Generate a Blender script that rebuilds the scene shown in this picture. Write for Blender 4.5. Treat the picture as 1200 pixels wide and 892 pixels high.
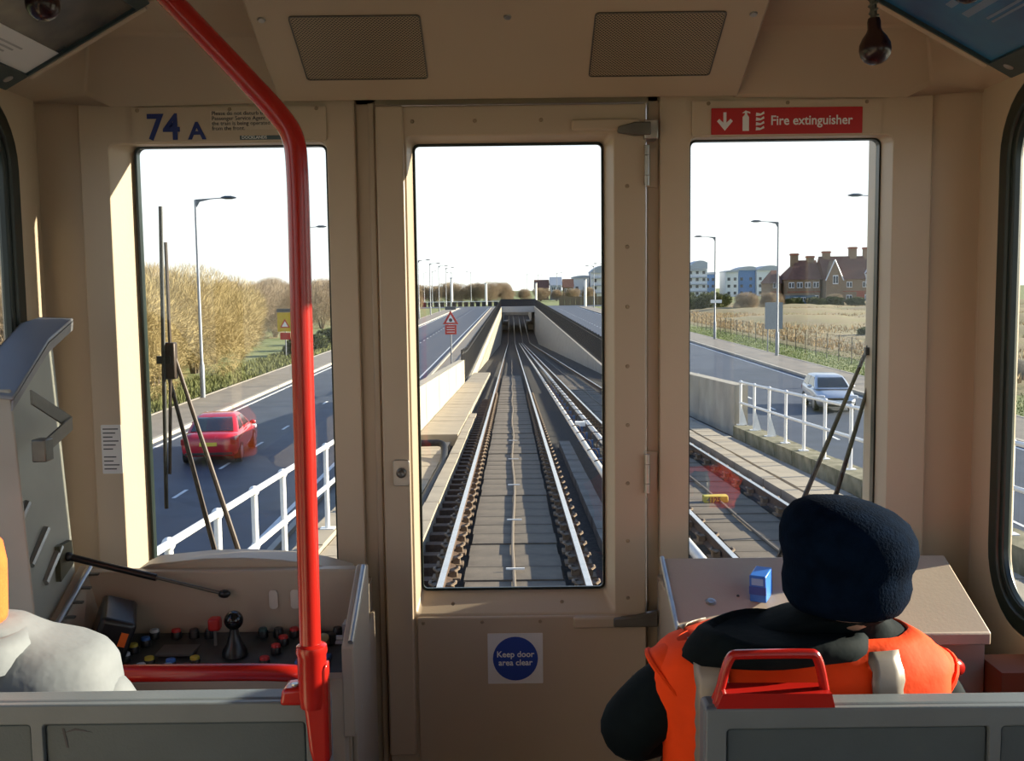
import bpy, bmesh, math, random
from mathutils import Vector, Matrix
random.seed(7)
S = bpy.context.scene
C = S.collection
for o in list(bpy.data.objects):
    bpy.data.objects.remove(o)

# ------------------------------------------------------------ camera, light
# camera stands in the aisle 1.5 m above the carriage floor (floor z = 0), looking forward (+Y)
CAMZ = 1.5
_p = math.atan(111 / 1210); _a = math.radians(0.7)
_r0 = Vector((1, 0, 0)); _u0 = Vector((0, math.sin(_p), math.cos(_p))); _f = Vector((0, math.cos(_p), -math.sin(_p)))
_r = _r0 * math.cos(_a) - _u0 * math.sin(_a); _u = _u0 * math.cos(_a) + _r0 * math.sin(_a)
cd = bpy.data.cameras.new('camera'); cam = bpy.data.objects.new('camera', cd); C.objects.link(cam)
cd.sensor_fit = 'HORIZONTAL'; cd.sensor_width = 36.0; cd.lens = 36.0 * 1210 / 1200
cd.clip_start = 0.05; cd.clip_end = 3000
cam.matrix_world = Matrix.Translation((0, 0, CAMZ)) @ Matrix((_r, _u, -_f)).transposed().to_4x4()
S.camera = cam

SUN_EL = math.radians(15.5); SUN_AZ = math.radians(12)      # azimuth counted from +X towards +Y
tosun = Vector((math.cos(SUN_EL) * math.cos(SUN_AZ), math.cos(SUN_EL) * math.sin(SUN_AZ), math.sin(SUN_EL)))
sd = bpy.data.lights.new('sun_offscreen', 'SUN'); sd.energy = 16.0; sd.angle = math.radians(0.6); sd.color = (1.0, 0.86, 0.68)
so = bpy.data.objects.new('sun_offscreen', sd); C.objects.link(so); so.location = tosun * 300
so.rotation_euler = tosun.to_track_quat('Z', 'Y').to_euler()

w = bpy.data.worlds.new('sky'); S.world = w; w.use_nodes = True
nt = w.node_tree; nt.nodes.clear()
wo = nt.nodes.new('ShaderNodeOutputWorld'); bg = nt.nodes.new('ShaderNodeBackground')
# clear winter sky: white haze at the horizon, blue overhead, the same all round
tcw = nt.nodes.new('ShaderNodeTexCoord'); sx = nt.nodes.new('ShaderNodeSeparateXYZ'); rw = nt.nodes.new('ShaderNodeValToRGB')
nt.links.new(tcw.outputs['Generated'], sx.inputs[0]); nt.links.new(sx.outputs['Z'], rw.inputs['Fac'])
el = rw.color_ramp.elements; el[0].position = 0.0; el[0].color = (1.0, .985, .96, 1); el[1].position = 1.0; el[1].color = (.09, .18, .42, 1)
for p_, c_ in ((.18, (.84, .90, 1.0)), (.45, (.28, .42, .72))):
    e_ = el.new(p_); e_.color = c_ + (1,)
bg.inputs['Strength'].default_value = 1.35
nt.links.new(rw.outputs['Color'], bg.inputs['Color']); nt.links.new(bg.outputs['Background'], wo.inputs['Surface'])

vs = S.view_settings
vs.view_transform = 'Standard'; vs.look = 'None'; vs.gamma = 1.0; vs.use_curve_mapping = False
vs.exposure = 0.14

# ------------------------------------------------------------ helpers
ORG = {}
XF = [None]                     # optional placement applied to vertices while one group of things is built

def mat(name, col, rough=0.5, metal=0.0, var=0.08, scale=6.0, bump=0.0, bscale=60.0, spec=0.5, col2=None, detail=4.0, coat=0.0, trans=0.0, sheen=0.0):
    m = bpy.data.materials.new(name); m.use_nodes = True
    n = m.node_tree.nodes; l = m.node_tree.links; b = n['Principled BSDF']
    b.inputs['Roughness'].default_value = rough; b.inputs['Metallic'].default_value = metal
    b.inputs['Specular IOR Level'].default_value = spec
    b.inputs['Coat Weight'].default_value = coat
    b.inputs['Sheen Weight'].default_value = sheen
    tc = n.new('ShaderNodeTexCoord'); no = n.new('ShaderNodeTexNoise')
    no.inputs['Scale'].default_value = scale; no.inputs['Detail'].default_value = detail
    l.new(tc.outputs['Object'], no.inputs['Vector'])
    mx = n.new('ShaderNodeMix'); mx.data_type = 'RGBA'
    rp = n.new('ShaderNodeMapRange'); rp.inputs['From Min'].default_value = 0.3; rp.inputs['From Max'].default_value = 0.7
    l.new(no.outputs['Fac'], rp.inputs['Value']); l.new(rp.outputs['Result'], mx.inputs['Factor'])
    c1 = tuple(max(0, c * (1 - var)) for c in col) + (1,)
    c2 = (tuple(min(1, c * (1 + var)) for c in col) if col2 is None else tuple(col2)) + (1,)
    mx.inputs['A'].default_value = c1; mx.inputs['B'].default_value = c2
    l.new(mx.outputs['Result'], b.inputs['Base Color'])
    if bump:
        n2 = n.new('ShaderNodeTexNoise'); n2.inputs['Scale'].default_value = bscale; n2.inputs['Detail'].default_value = 3
        l.new(tc.outputs['Object'], n2.inputs['Vector'])
        bp = n.new('ShaderNodeBump'); bp.inputs['Strength'].default_value = bump; bp.inputs['Distance'].default_value = 0.01
        l.new(n2.outputs['Fac'], bp.inputs['Height']); l.new(bp.outputs['Normal'], b.inputs['Normal'])
    return m

def glass(name, tint=(0.93, 0.96, 0.95), refl=1.0):
    m = bpy.data.materials.new(name); m.use_nodes = True
    n = m.node_tree.nodes; l = m.node_tree.links; n.remove(n['Principled BSDF'])
    tr = n.new('ShaderNodeBsdfTransparent'); tr.inputs['Color'].default_value = tint + (1,)
    gl = n.new('ShaderNodeBsdfGlossy'); gl.inputs['Roughness'].default_value = 0.01
    lw = n.new('ShaderNodeLayerWeight'); lw.inputs['Blend'].default_value = 0.5
    pw_ = n.new('ShaderNodeMath'); pw_.operation = 'POWER'; pw_.inputs[1].default_value = 4.0
    mu = n.new('ShaderNodeMath'); mu.operation = 'MULTIPLY_ADD'; mu.inputs[1].default_value = 0.45; mu.inputs[2].default_value = 0.03 * refl
    mi = n.new('ShaderNodeMixShader')
    l.new(lw.outputs['Facing'], pw_.inputs[0]); l.new(pw_.outputs[0], mu.inputs[0]); l.new(mu.outputs[0], mi.inputs[0])
    l.new(tr.outputs[0], mi.inputs[1]); l.new(gl.outputs[0], mi.inputs[2])
    l.new(mi.outputs[0], n['Material Output'].inputs['Surface'])
    return m

class MB:
    def __init__(s): s.v = []; s.f = []
    def add(s, vs, fs):
        o = len(s.v); s.v += [XF[0](Vector(v)) if XF[0] else Vector(v) for v in vs]; s.f += [tuple(i + o for i in f) for f in fs]; return s
    def box(s, x0, x1, y0, y1, z0, z1, M=None):
        vs = [Vector((x, y, z)) for z in (z0, z1) for y in (y0, y1) for x in (x0, x1)]
        if M is not None: vs = [M @ v for v in vs]
        return s.add(vs, [(0, 2, 3, 1), (4, 5, 7, 6), (0, 1, 5, 4), (1, 3, 7, 5), (3, 2, 6, 7), (2, 0, 4, 6)])
    def prism(s, pts, vec):
        n = len(pts); vec = Vector(vec); a = [Vector(p) for p in pts]; b = [p + vec for p in a]
        return s.add(a + b, [tuple(range(n))[::-1], tuple(range(n, 2 * n))] + [(i, (i + 1) % n, n + (i + 1) % n, n + i) for i in range(n)])
    def cyl(s, p0, p1, r0, r1=None, n=12, caps=True):
        r1 = r0 if r1 is None else r1
        p0 = Vector(p0); p1 = Vector(p1); d = (p1 - p0).normalized()
        q = d.to_track_quat('Z', 'Y'); vs = []
        for p, r in ((p0, r0), (p1, r1)):
            for i in range(n):
                a = 2 * math.pi * i / n
                vs.append(p + q @ Vector((r * math.cos(a), r * math.sin(a), 0)))
        fs = [(i, (i + 1) % n, n + (i + 1) % n, n + i) for i in range(n)]
        if caps: fs += [tuple(range(n))[::-1], tuple(range(n, 2 * n))]
        return s.add(vs, fs)
    def tube(s, pts, r, n=10, caps=True):
        pts = [Vector(p) for p in pts]; rings = []
        rr = r if isinstance(r, (list, tuple)) else [r] * len(pts)
        t = (pts[1] - pts[0]).normalized(); q = t.to_track_quat('Z', 'Y')
        for i, p in enumerate(pts):
            if i == 0: t2 = (pts[1] - pts[0]).normalized()
            elif i == len(pts) - 1: t2 = (pts[-1] - pts[-2]).normalized()
            else: t2 = ((pts[i + 1] - p).normalized() + (p - pts[i - 1]).normalized()).normalized()
            q = t.rotation_difference(t2) @ q; t = t2
            rings.append([p + q @ Vector((rr[i] * math.cos(2 * math.pi * k / n), rr[i] * math.sin(2 * math.pi * k / n), 0)) for k in range(n)])
        return s.loft(rings, caps)
    def loft(s, rings, caps=True, closed=True):
        n = len(rings[0]); vs = [v for r in rings for v in r]; fs = []
        for j in range(len(rings) - 1):
            for i in range(n if closed else n - 1):
                k = (i + 1) % n
                fs.append((j * n + i, j * n + k, (j + 1) * n + k, (j + 1) * n + i))
        if caps: fs += [tuple(range(n))[::-1], tuple((len(rings) - 1) * n + i for i in range(n))]
        return s.add(vs, fs)
    def lathe(s, prof, c, axis=(0, 0, 1), n=20):
        q = Vector(axis).to_track_quat('Z', 'Y'); c = Vector(c)
        return s.loft([[c + q @ Vector((max(r, 1e-4) * math.cos(2 * math.pi * k / n), max(r, 1e-4) * math.sin(2 * math.pi * k / n), z)) for k in range(n)] for r, z in prof])
    def ball(s, c, r, n=14, m=9):
        r = (r, r, r) if not isinstance(r, (tuple, list)) else r; c = Vector(c); rings = []
        for j in range(m + 1):
            a = -math.pi / 2 + math.pi * j / m; k = max(math.cos(a), 0.02)
            rings.append([c + Vector((r[0] * k * math.cos(2 * math.pi * i / n), r[1] * k * math.sin(2 * math.pi * i / n), r[2] * math.sin(a))) for i in range(n)])
        return s.loft(rings)
    def holed(s, mp, o, i0, i1, r, w0, w1, n=5):
        # plate with a rounded hole: o = outer rect (a0,a1,b0,b1), i0 hole at depth w0, i1 hole at depth w1
        A = rrect(*i0, r, n); B = rrect(*i1, r, n); N = len(A)
        cs = [(o[1], o[3]), (o[0], o[3]), (o[0], o[2]), (o[1], o[2])]
        O = [cs[k // (n + 1)] for k in range(N)]
        vs = [mp(a, b, w0) for a, b in O] + [mp(a, b, w0) for a, b in A] + [mp(a, b, w1) for a, b in B] + [mp(a, b, w1) for a, b in O]
        fs = []
        for k in range(N):
            j = (k + 1) % N
            for a, b in ((0, N), (N, 2 * N), (2 * N, 3 * N), (3 * N, 0)):
                if (a in (0,) or b in (3 * N,) or a == 3 * N) and O[k] == O[j]:
                    if a == 0: fs.append((a + k, b + j, b + k))
                    elif b == 3 * N: fs.append((a + k, a + j, b + k))
                else: fs.append((a + k, a + j, b + j, b + k))
        return s.add(vs, fs)
    def ring(s, mp, o, ro, i, ri, w0, w1, n=5):
        A = rrect(*o, ro, n); B = rrect(*i, ri, n); N = len(A)
        vs = [mp(a, b, w0) for a, b in A] + [mp(a, b, w0) for a, b in B] + [mp(a, b, w1) for a, b in B] + [mp(a, b, w1) for a, b in A]
        fs = []
        for k in range(N):
            j = (k + 1) % N
            for a in range(4):
                b = (a + 1) % 4; fs.append((a * N + k, a * N + j, b * N + j, b * N + k))
        return s.add(vs, fs)
    def slab(s, mp, o, r, w0, w1, n=5):
        A = rrect(*o, r, n)
        return s.loft([[Vector(mp(a, b, w0)) for a, b in A], [Vector(mp(a, b, w1)) for a, b in A]])
    def mesh(s, name, m=None, org=(0, 0, 0), smooth=True, ang=40):
        me = bpy.data.meshes.new(name); og = Vector(org)
        me.from_pydata([v - og for v in s.v], [], s.f)
        bm = bmesh.new(); bm.from_mesh(me)
        bmesh.ops.remove_doubles(bm, verts=bm.verts, dist=1e-5)
        bmesh.ops.recalc_face_normals(bm, faces=bm.faces); bm.to_mesh(me); bm.free()
        if smooth: me.shade_smooth(); me.set_sharp_from_angle(angle=math.radians(ang))
        if m: me.materials.append(m)
        return me
    def build(s, name, m, parent=None, smooth=True, bevel=0.0, seg=2, ang=40):
        if parent is not None: org = ORG[parent.name]
        else:
            xs = [v.x for v in s.v]; ys = [v.y for v in s.v]; zs = [v.z for v in s.v]
            org = Vector(((min(xs) + max(xs)) / 2, (min(ys) + max(ys)) / 2, min(zs)))
        o = bpy.data.objects.new(name, s.mesh(name, m, org, smooth, ang)); C.objects.link(o)
        if parent is not None: o.parent = parent
        else: o.location = org
        ORG[o.name] = org
        if bevel:
            b = o.modifiers.new('bevel', 'BEVEL'); b.width = bevel; b.segments = seg; b.limit_method = 'ANGLE'; b.angle_limit = math.radians(35)
        return o

def rrect(a0, a1, b0, b1, r, n=5):
    pts = []
    for (ca, cb, st) in ((a1 - r, b1 - r, 0), (a0 + r, b1 - r, 90), (a0 + r, b0 + r, 180), (a1 - r, b0 + r, 270)):
        for k in range(n + 1):
            t = math.radians(st + 90 * k / n); pts.append((ca + r * math.cos(t), cb + r * math.sin(t)))
    return pts

def tag(o, label=None, cat=None, group=None, kind=None):
    if label: o['label'] = label
    if cat: o['category'] = cat
    if group: o['group'] = group
    if kind: o['kind'] = kind
    return o

def root(name, loc, label=None, cat=None, group=None, kind=None):
    if XF[0]: loc = XF[0](Vector(loc)); loc.z = max(loc.z, 0)
    o = bpy.data.objects.new(name, None); C.objects.link(o); o.location = loc; o.empty_display_size = 0.1
    ORG[o.name] = Vector(loc); return tag(o, label, cat, group, kind)

def piece(name, me, parent, loc, rot=None, scale=None):
    o = bpy.data.objects.new(name, me); C.objects.link(o)
    if XF[0]: loc = XF[0](Vector(loc))
    if parent is not None: o.parent = parent; o.location = Vector(loc) - ORG[parent.name]
    else: o.location = loc
    if rot is not None: o.rotation_euler = rot
    if scale is not None: o.scale = scale
    ORG[o.name] = Vector(loc); return o

def copy_tree(o, parent=None, loc=None, rz=None):
    c = o.copy(); C.objects.link(c)
    if parent is not None: c.parent = parent
    if loc is not None: c.location = loc
    if rz is not None: c.rotation_euler = (0, 0, rz)
    for ch in list(o.children): copy_tree(ch, c)
    return c

def text(name, body, size, m, parent, loc, right=(1, 0, 0), up=(0, 0, 1), ext=0.0004, align='LEFT', xs=1.0, bold=0.0, line=1.0):
    cu = bpy.data.curves.new('t', 'FONT'); cu.body = body; cu.size = size; cu.extrude = ext; cu.align_x = align; cu.offset = bold; cu.space_line = line
    cu.resolution_u = 3
    ob = bpy.data.objects.new('t', cu); C.objects.link(ob)
    me = bpy.data.meshes.new_from_object(ob.evaluated_get(bpy.context.evaluated_depsgraph_get()))
    bpy.data.objects.remove(ob); bpy.data.curves.remove(cu)
    R = Vector(right).normalized(); U = Vector(up).normalized(); N = R.cross(U); org = ORG[parent.name]; L = Vector(loc)
    for v in me.vertices: v.co = L + R * v.co.x * xs + U * v.co.y + N * v.co.z - org
    me.materials.clear(); me.materials.append(m); me.name = name
    o = bpy.data.objects.new(name, me); C.objects.link(o); o.parent = parent; ORG[o.name] = org
    return o

def arc(c, r, a0, a1, n, ax1, ax2):
    c = Vector(c); ax1 = Vector(ax1); ax2 = Vector(ax2)
    return [c + ax1 * r * math.cos(math.radians(a0 + (a1 - a0) * k / n)) + ax2 * r * math.sin(math.radians(a0 + (a1 - a0) * k / n)) for k in range(n + 1)]

def smooth_path(pts, it=3):
    pts = [Vector(p) for p in pts]
    for _ in range(it):
        q = [pts[0]]
        for a, b in zip(pts[:-1], pts[1:]): q += [a * 0.75 + b * 0.25, a * 0.25 + b * 0.75]
        q.append(pts[-1]); pts = q
    return pts

XZ = lambda a, b, w: Vector((a, w, b))      # plate facing along Y
YZ = lambda a, b, w: Vector((w, a, b))      # plate facing along X

# ------------------------------------------------------------ materials
BEIGE = mat('cream_moulding', (0.55, 0.44, 0.315), 0.42, var=0.03, scale=3, bump=0.04, bscale=180)
BEIGE2 = mat('door_paint', (0.49, 0.39, 0.28), 0.4, var=0.03, scale=3, bump=0.03, bscale=150)
DESKM = mat('desk_laminate', (0.43, 0.35, 0.265), 0.45, var=0.05, scale=5, bump=0.04, bscale=120)
CEILM = mat('ceiling_panel', (0.47, 0.375, 0.26), 0.45, var=0.03, scale=2)
GREYP = mat('seat_shell_grey', (0.145, 0.168, 0.180), 0.5, var=0.06, scale=9, bump=0.05, bscale=200)
GREYD = mat('seat_inset_grey', (0.072, 0.095, 0.107), 0.55, var=0.08, scale=9, bump=0.1, bscale=250)
LIDG = mat('lid_grey', (0.37, 0.37, 0.315), 0.4, var=0.1, scale=5)
LIDO = mat('lid_outer_grey', (0.27, 0.28, 0.30), 0.35, var=0.04)
REDP = mat('red_pole_paint', (0.38, 0.012, 0.008), 0.22, var=0.05, scale=4, coat=0.15)
BLK = mat('black_rubber', (0.012, 0.013, 0.012), 0.45, var=0.2)
GASK = mat('window_gasket', (0.010, 0.018, 0.014), 0.35, var=0.2)
BLKP = mat('black_plastic', (0.015, 0.015, 0.016), 0.3, var=0.2)
STEEL = mat('brushed_steel', (0.45, 0.44, 0.42), 0.32, 0.9, var=0.1, scale=30)
DKST = mat('dark_steel', (0.16, 0.15, 0.13), 0.4, 0.7, var=0.15, scale=20)
FLOORM = mat('vinyl_floor', (0.16, 0.16, 0.165), 0.6, var=0.2, scale=40)
GLASS = glass('window_glass')
NAVY = mat('navy_print', (0.015, 0.03, 0.17), 0.5, var=0.02)
INK = mat('dark_ink', (0.05, 0.05, 0.06), 0.6, var=0.02)
PAPER = mat('white_sticker', (0.75, 0.74, 0.72), 0.5, var=0.02)
WHITEP = mat('white_print', (0.8, 0.8, 0.78), 0.5, var=0.02)
SIGNR = mat('sign_red', (0.50, 0.02, 0.02), 0.4, var=0.03)
SIGNB = mat('sign_blue', (0.01, 0.05, 0.32), 0.4, var=0.03)
# ============================================================ carriage shell
YB = -6.6; WX = 1.255
floor_o = tag(MB().box(-1.33, 1.33, YB, 2.9, -0.08, 0).build('floor', FLOORM), kind='structure')
cm = MB().box(-0.86, 0.86, YB, 2.53, 2.25, 2.30)
for s in (-1, 1):
    cm.prism([(s * .84, YB, 2.26), (s * .84, YB, 2.215), (s * 1.262, YB, 2.008), (s * 1.34, YB, 2.008), (s * 1.34, YB, 2.26)], (0, 2.53 - YB, 0))
tag(cm.build('ceiling', CEILM, smooth=False), kind='structure')
ext = tag(MB().box(-1.34, 1.34, 2.53, 2.92, 2.262, 2.34).build('trim_1', CEILM), kind='structure')
for s in (-1, 1):
    L0 = (s * .595, 2.785, 1.990); L1 = (s * 1.05, 2.785, 1.992); L2 = (s * 1.115, 2.785, 2.022); L3 = (s * 1.262, 2.785, 1.998)
    U0 = (s * .595, 2.69, 2.145); U1 = (s * 1.07, 2.71, 2.155); E = (s * 1.145, 2.525, 2.028); I = (s * .865, 2.525, 2.180); K = (s * .595, 2.525, 2.24)
    G = (s * 1.262, 2.525, 2.0); O1 = (s * 1.33, 2.525, 2.261); O2 = (s * 1.33, 2.81, 2.261); O3 = (s * .595, 2.81, 2.261); O4 = (s * .595, 2.525, 2.261)
    L3b = (s * 1.3, 2.81, 1.998); L0b = (s * .595, 2.81, 1.99)
    m = MB(); V = [L0, L1, L2, L3, U0, U1, E, I, K, G, O1, O2, O3, O4, L3b, L0b]
    m.add(V, [(0, 1, 5, 4), (1, 2, 5), (2, 3, 6, 5), (4, 5, 7, 8), (5, 6, 7), (3, 9, 6), (13, 10, 11, 12), (8, 7, 6, 9, 10, 13), (9, 3, 14, 11, 10), (0, 15, 14, 3, 2, 1), (0, 4, 8, 13, 12, 15), (12, 11, 14, 15)])
    tag(m.build('trim_2' if s < 0 else 'trim_3', CEILM, bevel=0.008, seg=3), kind='structure')

# front wall: two window bays, header and sill pieces in one shell
fw = MB()
fw.holed(XZ, (-1.148, -.411, 0, 2.262), (-1.070, -.486, .69, 1.888), (-1.028, -.5005, .70, 1.893), .02, 2.80, 2.90)
fw.holed(XZ, (.402, 1.131, 0, 2.262), (.482, 1.026, .69, 1.888), (.4935, 1.020, .70, 1.893), .02, 2.80, 2.90)
fw.box(-.411, .402, 2.80, 2.90, 2.02, 2.262); fw.box(-1.33, -1.146, 2.822, 2.90, 0, 2.262); fw.box(1.129, 1.33, 2.822, 2.90, 0, 2.262)
wall_front = tag(fw.build('wall_front', BEIGE, bevel=0.004, seg=2), kind='structure')
# outer body posts just behind the glass
for i, (a, b) in enumerate(((-1.3, -1.06), (1.022, 1.3))):
    tag(MB().box(a, b, 2.915, 2.99, .4, 2.2).build('trim_%d' % (4 + i), DKST if i == 0 else BEIGE, bevel=.01), kind='structure')
# header boards over the two windows
hb = tag(MB().slab(XZ, (-1.0, -.485, 1.892, 1.982), .004, 2.792, 2.80).build('trim_6', BEIGE), kind='structure')
hb2 = tag(MB().slab(XZ, (.486, .99, 1.892, 1.982), .004, 2.792, 2.80).build('trim_7', BEIGE), kind='structure')

def window(name, o, y, r=.02, gw=.006):
    rt = root(name, (sum(o[:2]) / 2, y, o[2]), kind='structure')
    MB().ring(XZ, o, r, (o[0] + gw, o[1] - gw * .8, o[2] + gw, o[3] - gw), r * .9, y - .014, y + .012).build('gasket', GASK, rt)
    MB().slab(XZ, (o[0] + .004, o[1] - .004, o[2] + .004, o[3] - .004), r * .8, y - .003, y + .003).build('pane', GLASS, rt)
    return rt
window('window_1', (-1.029, -.499, .70, 1.894), 2.893)
window('window_2', (.492, 1.021, .70, 1.894), 2.893)

# side walls with round-cornered windows
WIN = [(1.22, 2.662), (-.30, 1.02), (-1.80, -.52), (-3.30, -2.02), (-4.80, -3.52), (-6.3, -5.02)]
for s, nm in ((-1, 'wall_left'), (1, 'wall_right')):
    m = MB()
    bounds = [2.786, 1.12, -.41, -1.91, -3.41, -4.91, YB]
    for k, (a, b) in enumerate(WIN):
        m.holed(YZ, (bounds[k + 1], bounds[k], 0, 2.262), (a, b, .63, 1.985), (a, b, .63, 1.985), .18, s * 1.252, s * 1.31, n=8)
    m.box(s * 1.268, s * 1.33, 2.70, 2.9, 0, 2.262)
    tag(m.build(nm, BEIGE, bevel=.012, seg=3), kind='structure')
    for k, (a, b) in enumerate(WIN):
        rt = root('window_%d' % (3 + k + (0 if s < 0 else 6)), (s * 1.28, (a + b) / 2, .63), kind='structure')
        MB().ring(YZ, (a - .004, b + .004, .626, 1.989), .184, (a + .045, b - .045, .675, 1.94), .14, s * 1.245, s * 1.285, n=8).build('gasket', GASK, rt, bevel=.006)
        MB().ring(YZ, (a + .038, b - .038, .668, 1.947), .148, (a + .064, b - .064, .694, 1.921), .125, s * 1.252, s * 1.272, n=8).build('inner_gasket', GASK, rt, bevel=.004)
        MB().slab(YZ, (a + .02, b - .02, .65, 1.965), .16, s * 1.274, s * 1.280).build('pane', GLASS, rt)
tag(MB().box(-1.33, 1.33, YB - .06, YB, 0, 2.34).build('wall_back', BEIGE), kind='structure')
# outer skin below the front windows and the roof
tag(MB().box(-1.34, 1.34, YB, 2.9, 2.345, 2.41).build('trim_8', GREYP), kind='structure')
tag(MB().box(-.411, .402, 2.845, 2.90, -.08, .015).build('trim_9', DKST), kind='structure')

# ---- speaker panel in the ceiling
sp = root('speaker_panel', (0, 2.5, 1.985), 'sloping cream ceiling panel with two perforated speaker grilles above the door', 'ceiling panel')
def pz(y): return 1.985 + (2.752 - y) * .466
MB().prism([(-.600, 2.752, 1.985), (-.600, 2.20, pz(2.20)), (-.600, 2.752, pz(2.20))], (1.2, 0, 0)).build('panel', CEILM, sp, bevel=.006)
def perf(name):
    m = mat(name, (0.20, 0.165, 0.11), 0.5, 0.2, var=.05)
    n = m.node_tree.nodes; l = m.node_tree.links; b = n['Principled BSDF']
    tc = n.new('ShaderNodeTexCoord'); vo = n.new('ShaderNodeTexVoronoi'); vo.inputs['Scale'].default_value = 165; vo.inputs['Randomness'].default_value = 0
    mp = n.new('ShaderNodeMapping'); mp.inputs['Rotation'].default_value = (0, 0, math.radians(45)); mp.inputs['Scale'].default_value = (1, 1, 0)
    l.new(tc.outputs['Object'], mp.inputs['Vector']); l.new(mp.outputs['Vector'], vo.inputs['Vector'])
    st = n.new('ShaderNodeMath'); st.operation = 'LESS_THAN'; st.inputs[1].default_value = .32; l.new(vo.outputs['Distance'], st.inputs[0])
    mx = n.new('ShaderNodeMix'); mx.data_type = 'RGBA'; mx.inputs['A'].default_value = (.36, .29, .19, 1); mx.inputs['B'].default_value = (.015, .013, .01, 1)
    l.new(st.outputs[0], mx.inputs['Factor']); l.new(mx.outputs['Result'], b.inputs['Base Color'])
    return m
PERF = perf('perforated_sheet')
def PP(a, b, w): # panel coordinates: a = x, b = y, w = drop below the sheet
    return Vector((a, b - w * .42, pz(b) - w * .907))
for s in (-1, 1):
    x0, x1 = sorted((s * .205, s * .505))
    g = MB().slab(PP, (x0, x1, 2.452, 2.664), .008, -.002, .0015).build('speaker_grille', PERF, sp)
    MB().ring(PP, (x0 - .003, x1 + .003, 2.449, 2.667), .01, (x0, x1, 2.452, 2.664), .008, -.001, .003).build('grille_rim', DKST, g)
scr = MB().lathe([(.0, .004), (.008, .0035), (.0095, 0)], (0, 0, 0), (0, -.42, -.907), 12).mesh('screw', STEEL)
for x, y in ((-.57, 2.46), (0.0, 2.46), (.57, 2.46)):
    piece('screw', scr, sp, PP(x, y, .0))

# ---- advertising cards on the coving
AD1 = mat('ad_card_dark', (0.05, 0.06, 0.09), 0.25, var=.6, scale=6, col2=(.13, .12, .10))
AD2 = mat('ad_card_blue', (0.03, 0.10, 0.30), 0.25, var=.3, scale=3, col2=(.04, .22, .42))
ADF = mat('ad_frame', (0.03, 0.055, 0.06), 0.4)
for s in (-1, 1):
    A = Vector((s * 1.145, 0, 2.020)); B = Vector((s * .880, 0, 2.168)); D = (B - A); Ln = D.length; D.normalize(); Nn = Vector((-s * D.z * s * s, 0, 0))
    Nn = Vector((-D.z, 0, D.x)); 
    if Nn.z > 0: Nn = -Nn
    mp = lambda a, b, w, A=A, D=D, Nn=Nn: A + D * b + Nn * w + Vector((0, a, 0))
    lab = ('dark advertising card in a frame on the coving, with a white notice in it' if s < 0 else 'blue advertising card in a frame on the coving')
    r = root('advert_frame', mp(1.85, 0, 0), lab, 'advert')
    MB().ring(mp, (1.25, 2.51, -.065, Ln + .035), .004, (1.27, 2.502, .0, Ln), .003, -.002, .012).build('frame', ADF, r)
    MB().slab(mp, (1.26, 2.506, -.005, Ln + .005), .003, -.004, .004).build('card', AD1 if s < 0 else AD2, r)
    MB().slab(mp, (2.51, 2.528, -.002, Ln + .02), .002, -.01, .016).build('end_strip', BEIGE, r, bevel=.003)
    for y in (2.46, 1.75): MB().lathe([(.012, 0), (.012, .002), (.004, .005)], mp(y, -.03, .012), Nn, 12).build('fixing', STEEL, r)
    if s < 0:
        c = MB().slab(mp, (2.10, 2.505, .0, .092), .002, .004, .0055).build('notice', PAPER, r)
        for k in range(4): MB().slab(mp, (2.16, 2.38 - .02 * k, .055 - .013 * k, .060 - .013 * k), .001, .0055, .0062).build('text_line', mat('faint_print', (.4, .4, .4)), c)
    else:
        LT = mat('pale_print', (.16, .24, .36), .4)
        for k, (a0, a1, b0, b1) in enumerate(((2.32, 2.36, .178, .195), (2.18, 2.36, .135, .153), (2.14, 2.32, .105, .112), (2.16, 2.32, .092, .098))):
            MB().slab(mp, (a0, a1, b0, b1), .002, .004, .0048).build('text_line', LT, r)

# ---- door in the front wall
door = root('door_1', (0, 2.80, .015), kind='structure')
fr = MB()
fr.box(-.411, -.356, 2.82, 2.90, 0, 2.02); fr.box(.370, .402, 2.82, 2.90, 0, 2.02); fr.box(-.411, .402, 2.82, 2.90, 1.985, 2.02)
fr.box(-.376, -.360, 2.806, 2.83, 0, 1.99)
tag(fr.build('trim_10', BEIGE2, bevel=.003), kind='structure')
tag(MB().box(-.362, .372, 2.872, 2.885, 0, .6).build('trim_11', BLK), kind='structure')
leaf = MB().holed(XZ, (-.350, .362, .02, 1.976), (-.272, .277, .598, 1.897), (-.259, .2525, .652, 1.882), .014, 2.777, 2.842).build('leaf', BEIGE2, door, bevel=.005, seg=3)
MB().box(-.352, -.278, 2.766, 2.78, .2, 1.976).build('lock_stile', BEIGE2, door, bevel=.006, seg=3)
MB().box(-.270, .362, 2.768, 2.78, .03, .594).build('lower_panel', BEIGE2, door, bevel=.005, seg=3)
MB().ring(XZ, (-.261, .2545, .650, 1.884), .016, (-.256, .2495, .656, 1.878), .013, 2.834, 2.842).build('gasket', GASK, door)
MB().ring(XZ, (-.2575, .251, .654, 1.880), .014, (-.2545, .248, .658, 1.8765), .012, 2.830, 2.838).build('gasket', GASK, door)
MB().slab(XZ, (-.258, .2515, .654, 1.880), .012, 2.832, 2.837).build('pane', GLASS, door)
MB().box(.165, .345, 2.764, 2.778, 1.905, 1.935).build('closer_cover', BEIGE2, door, bevel=.005)
MB().prism([(.286, 2.752, 1.912), (.330, 2.752, 1.924), (.372, 2.752, 1.924), (.372, 2.752, 1.890), (.330, 2.752, 1.890), (.286, 2.752, 1.898)], (0, .024, 0)).build('closer_arm', DKST, door, bevel=.003)
MB().box(.355, .392, 2.756, 2.83, 1.880, 1.930).build('closer_bracket', STEEL, door, bevel=.003)
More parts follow.
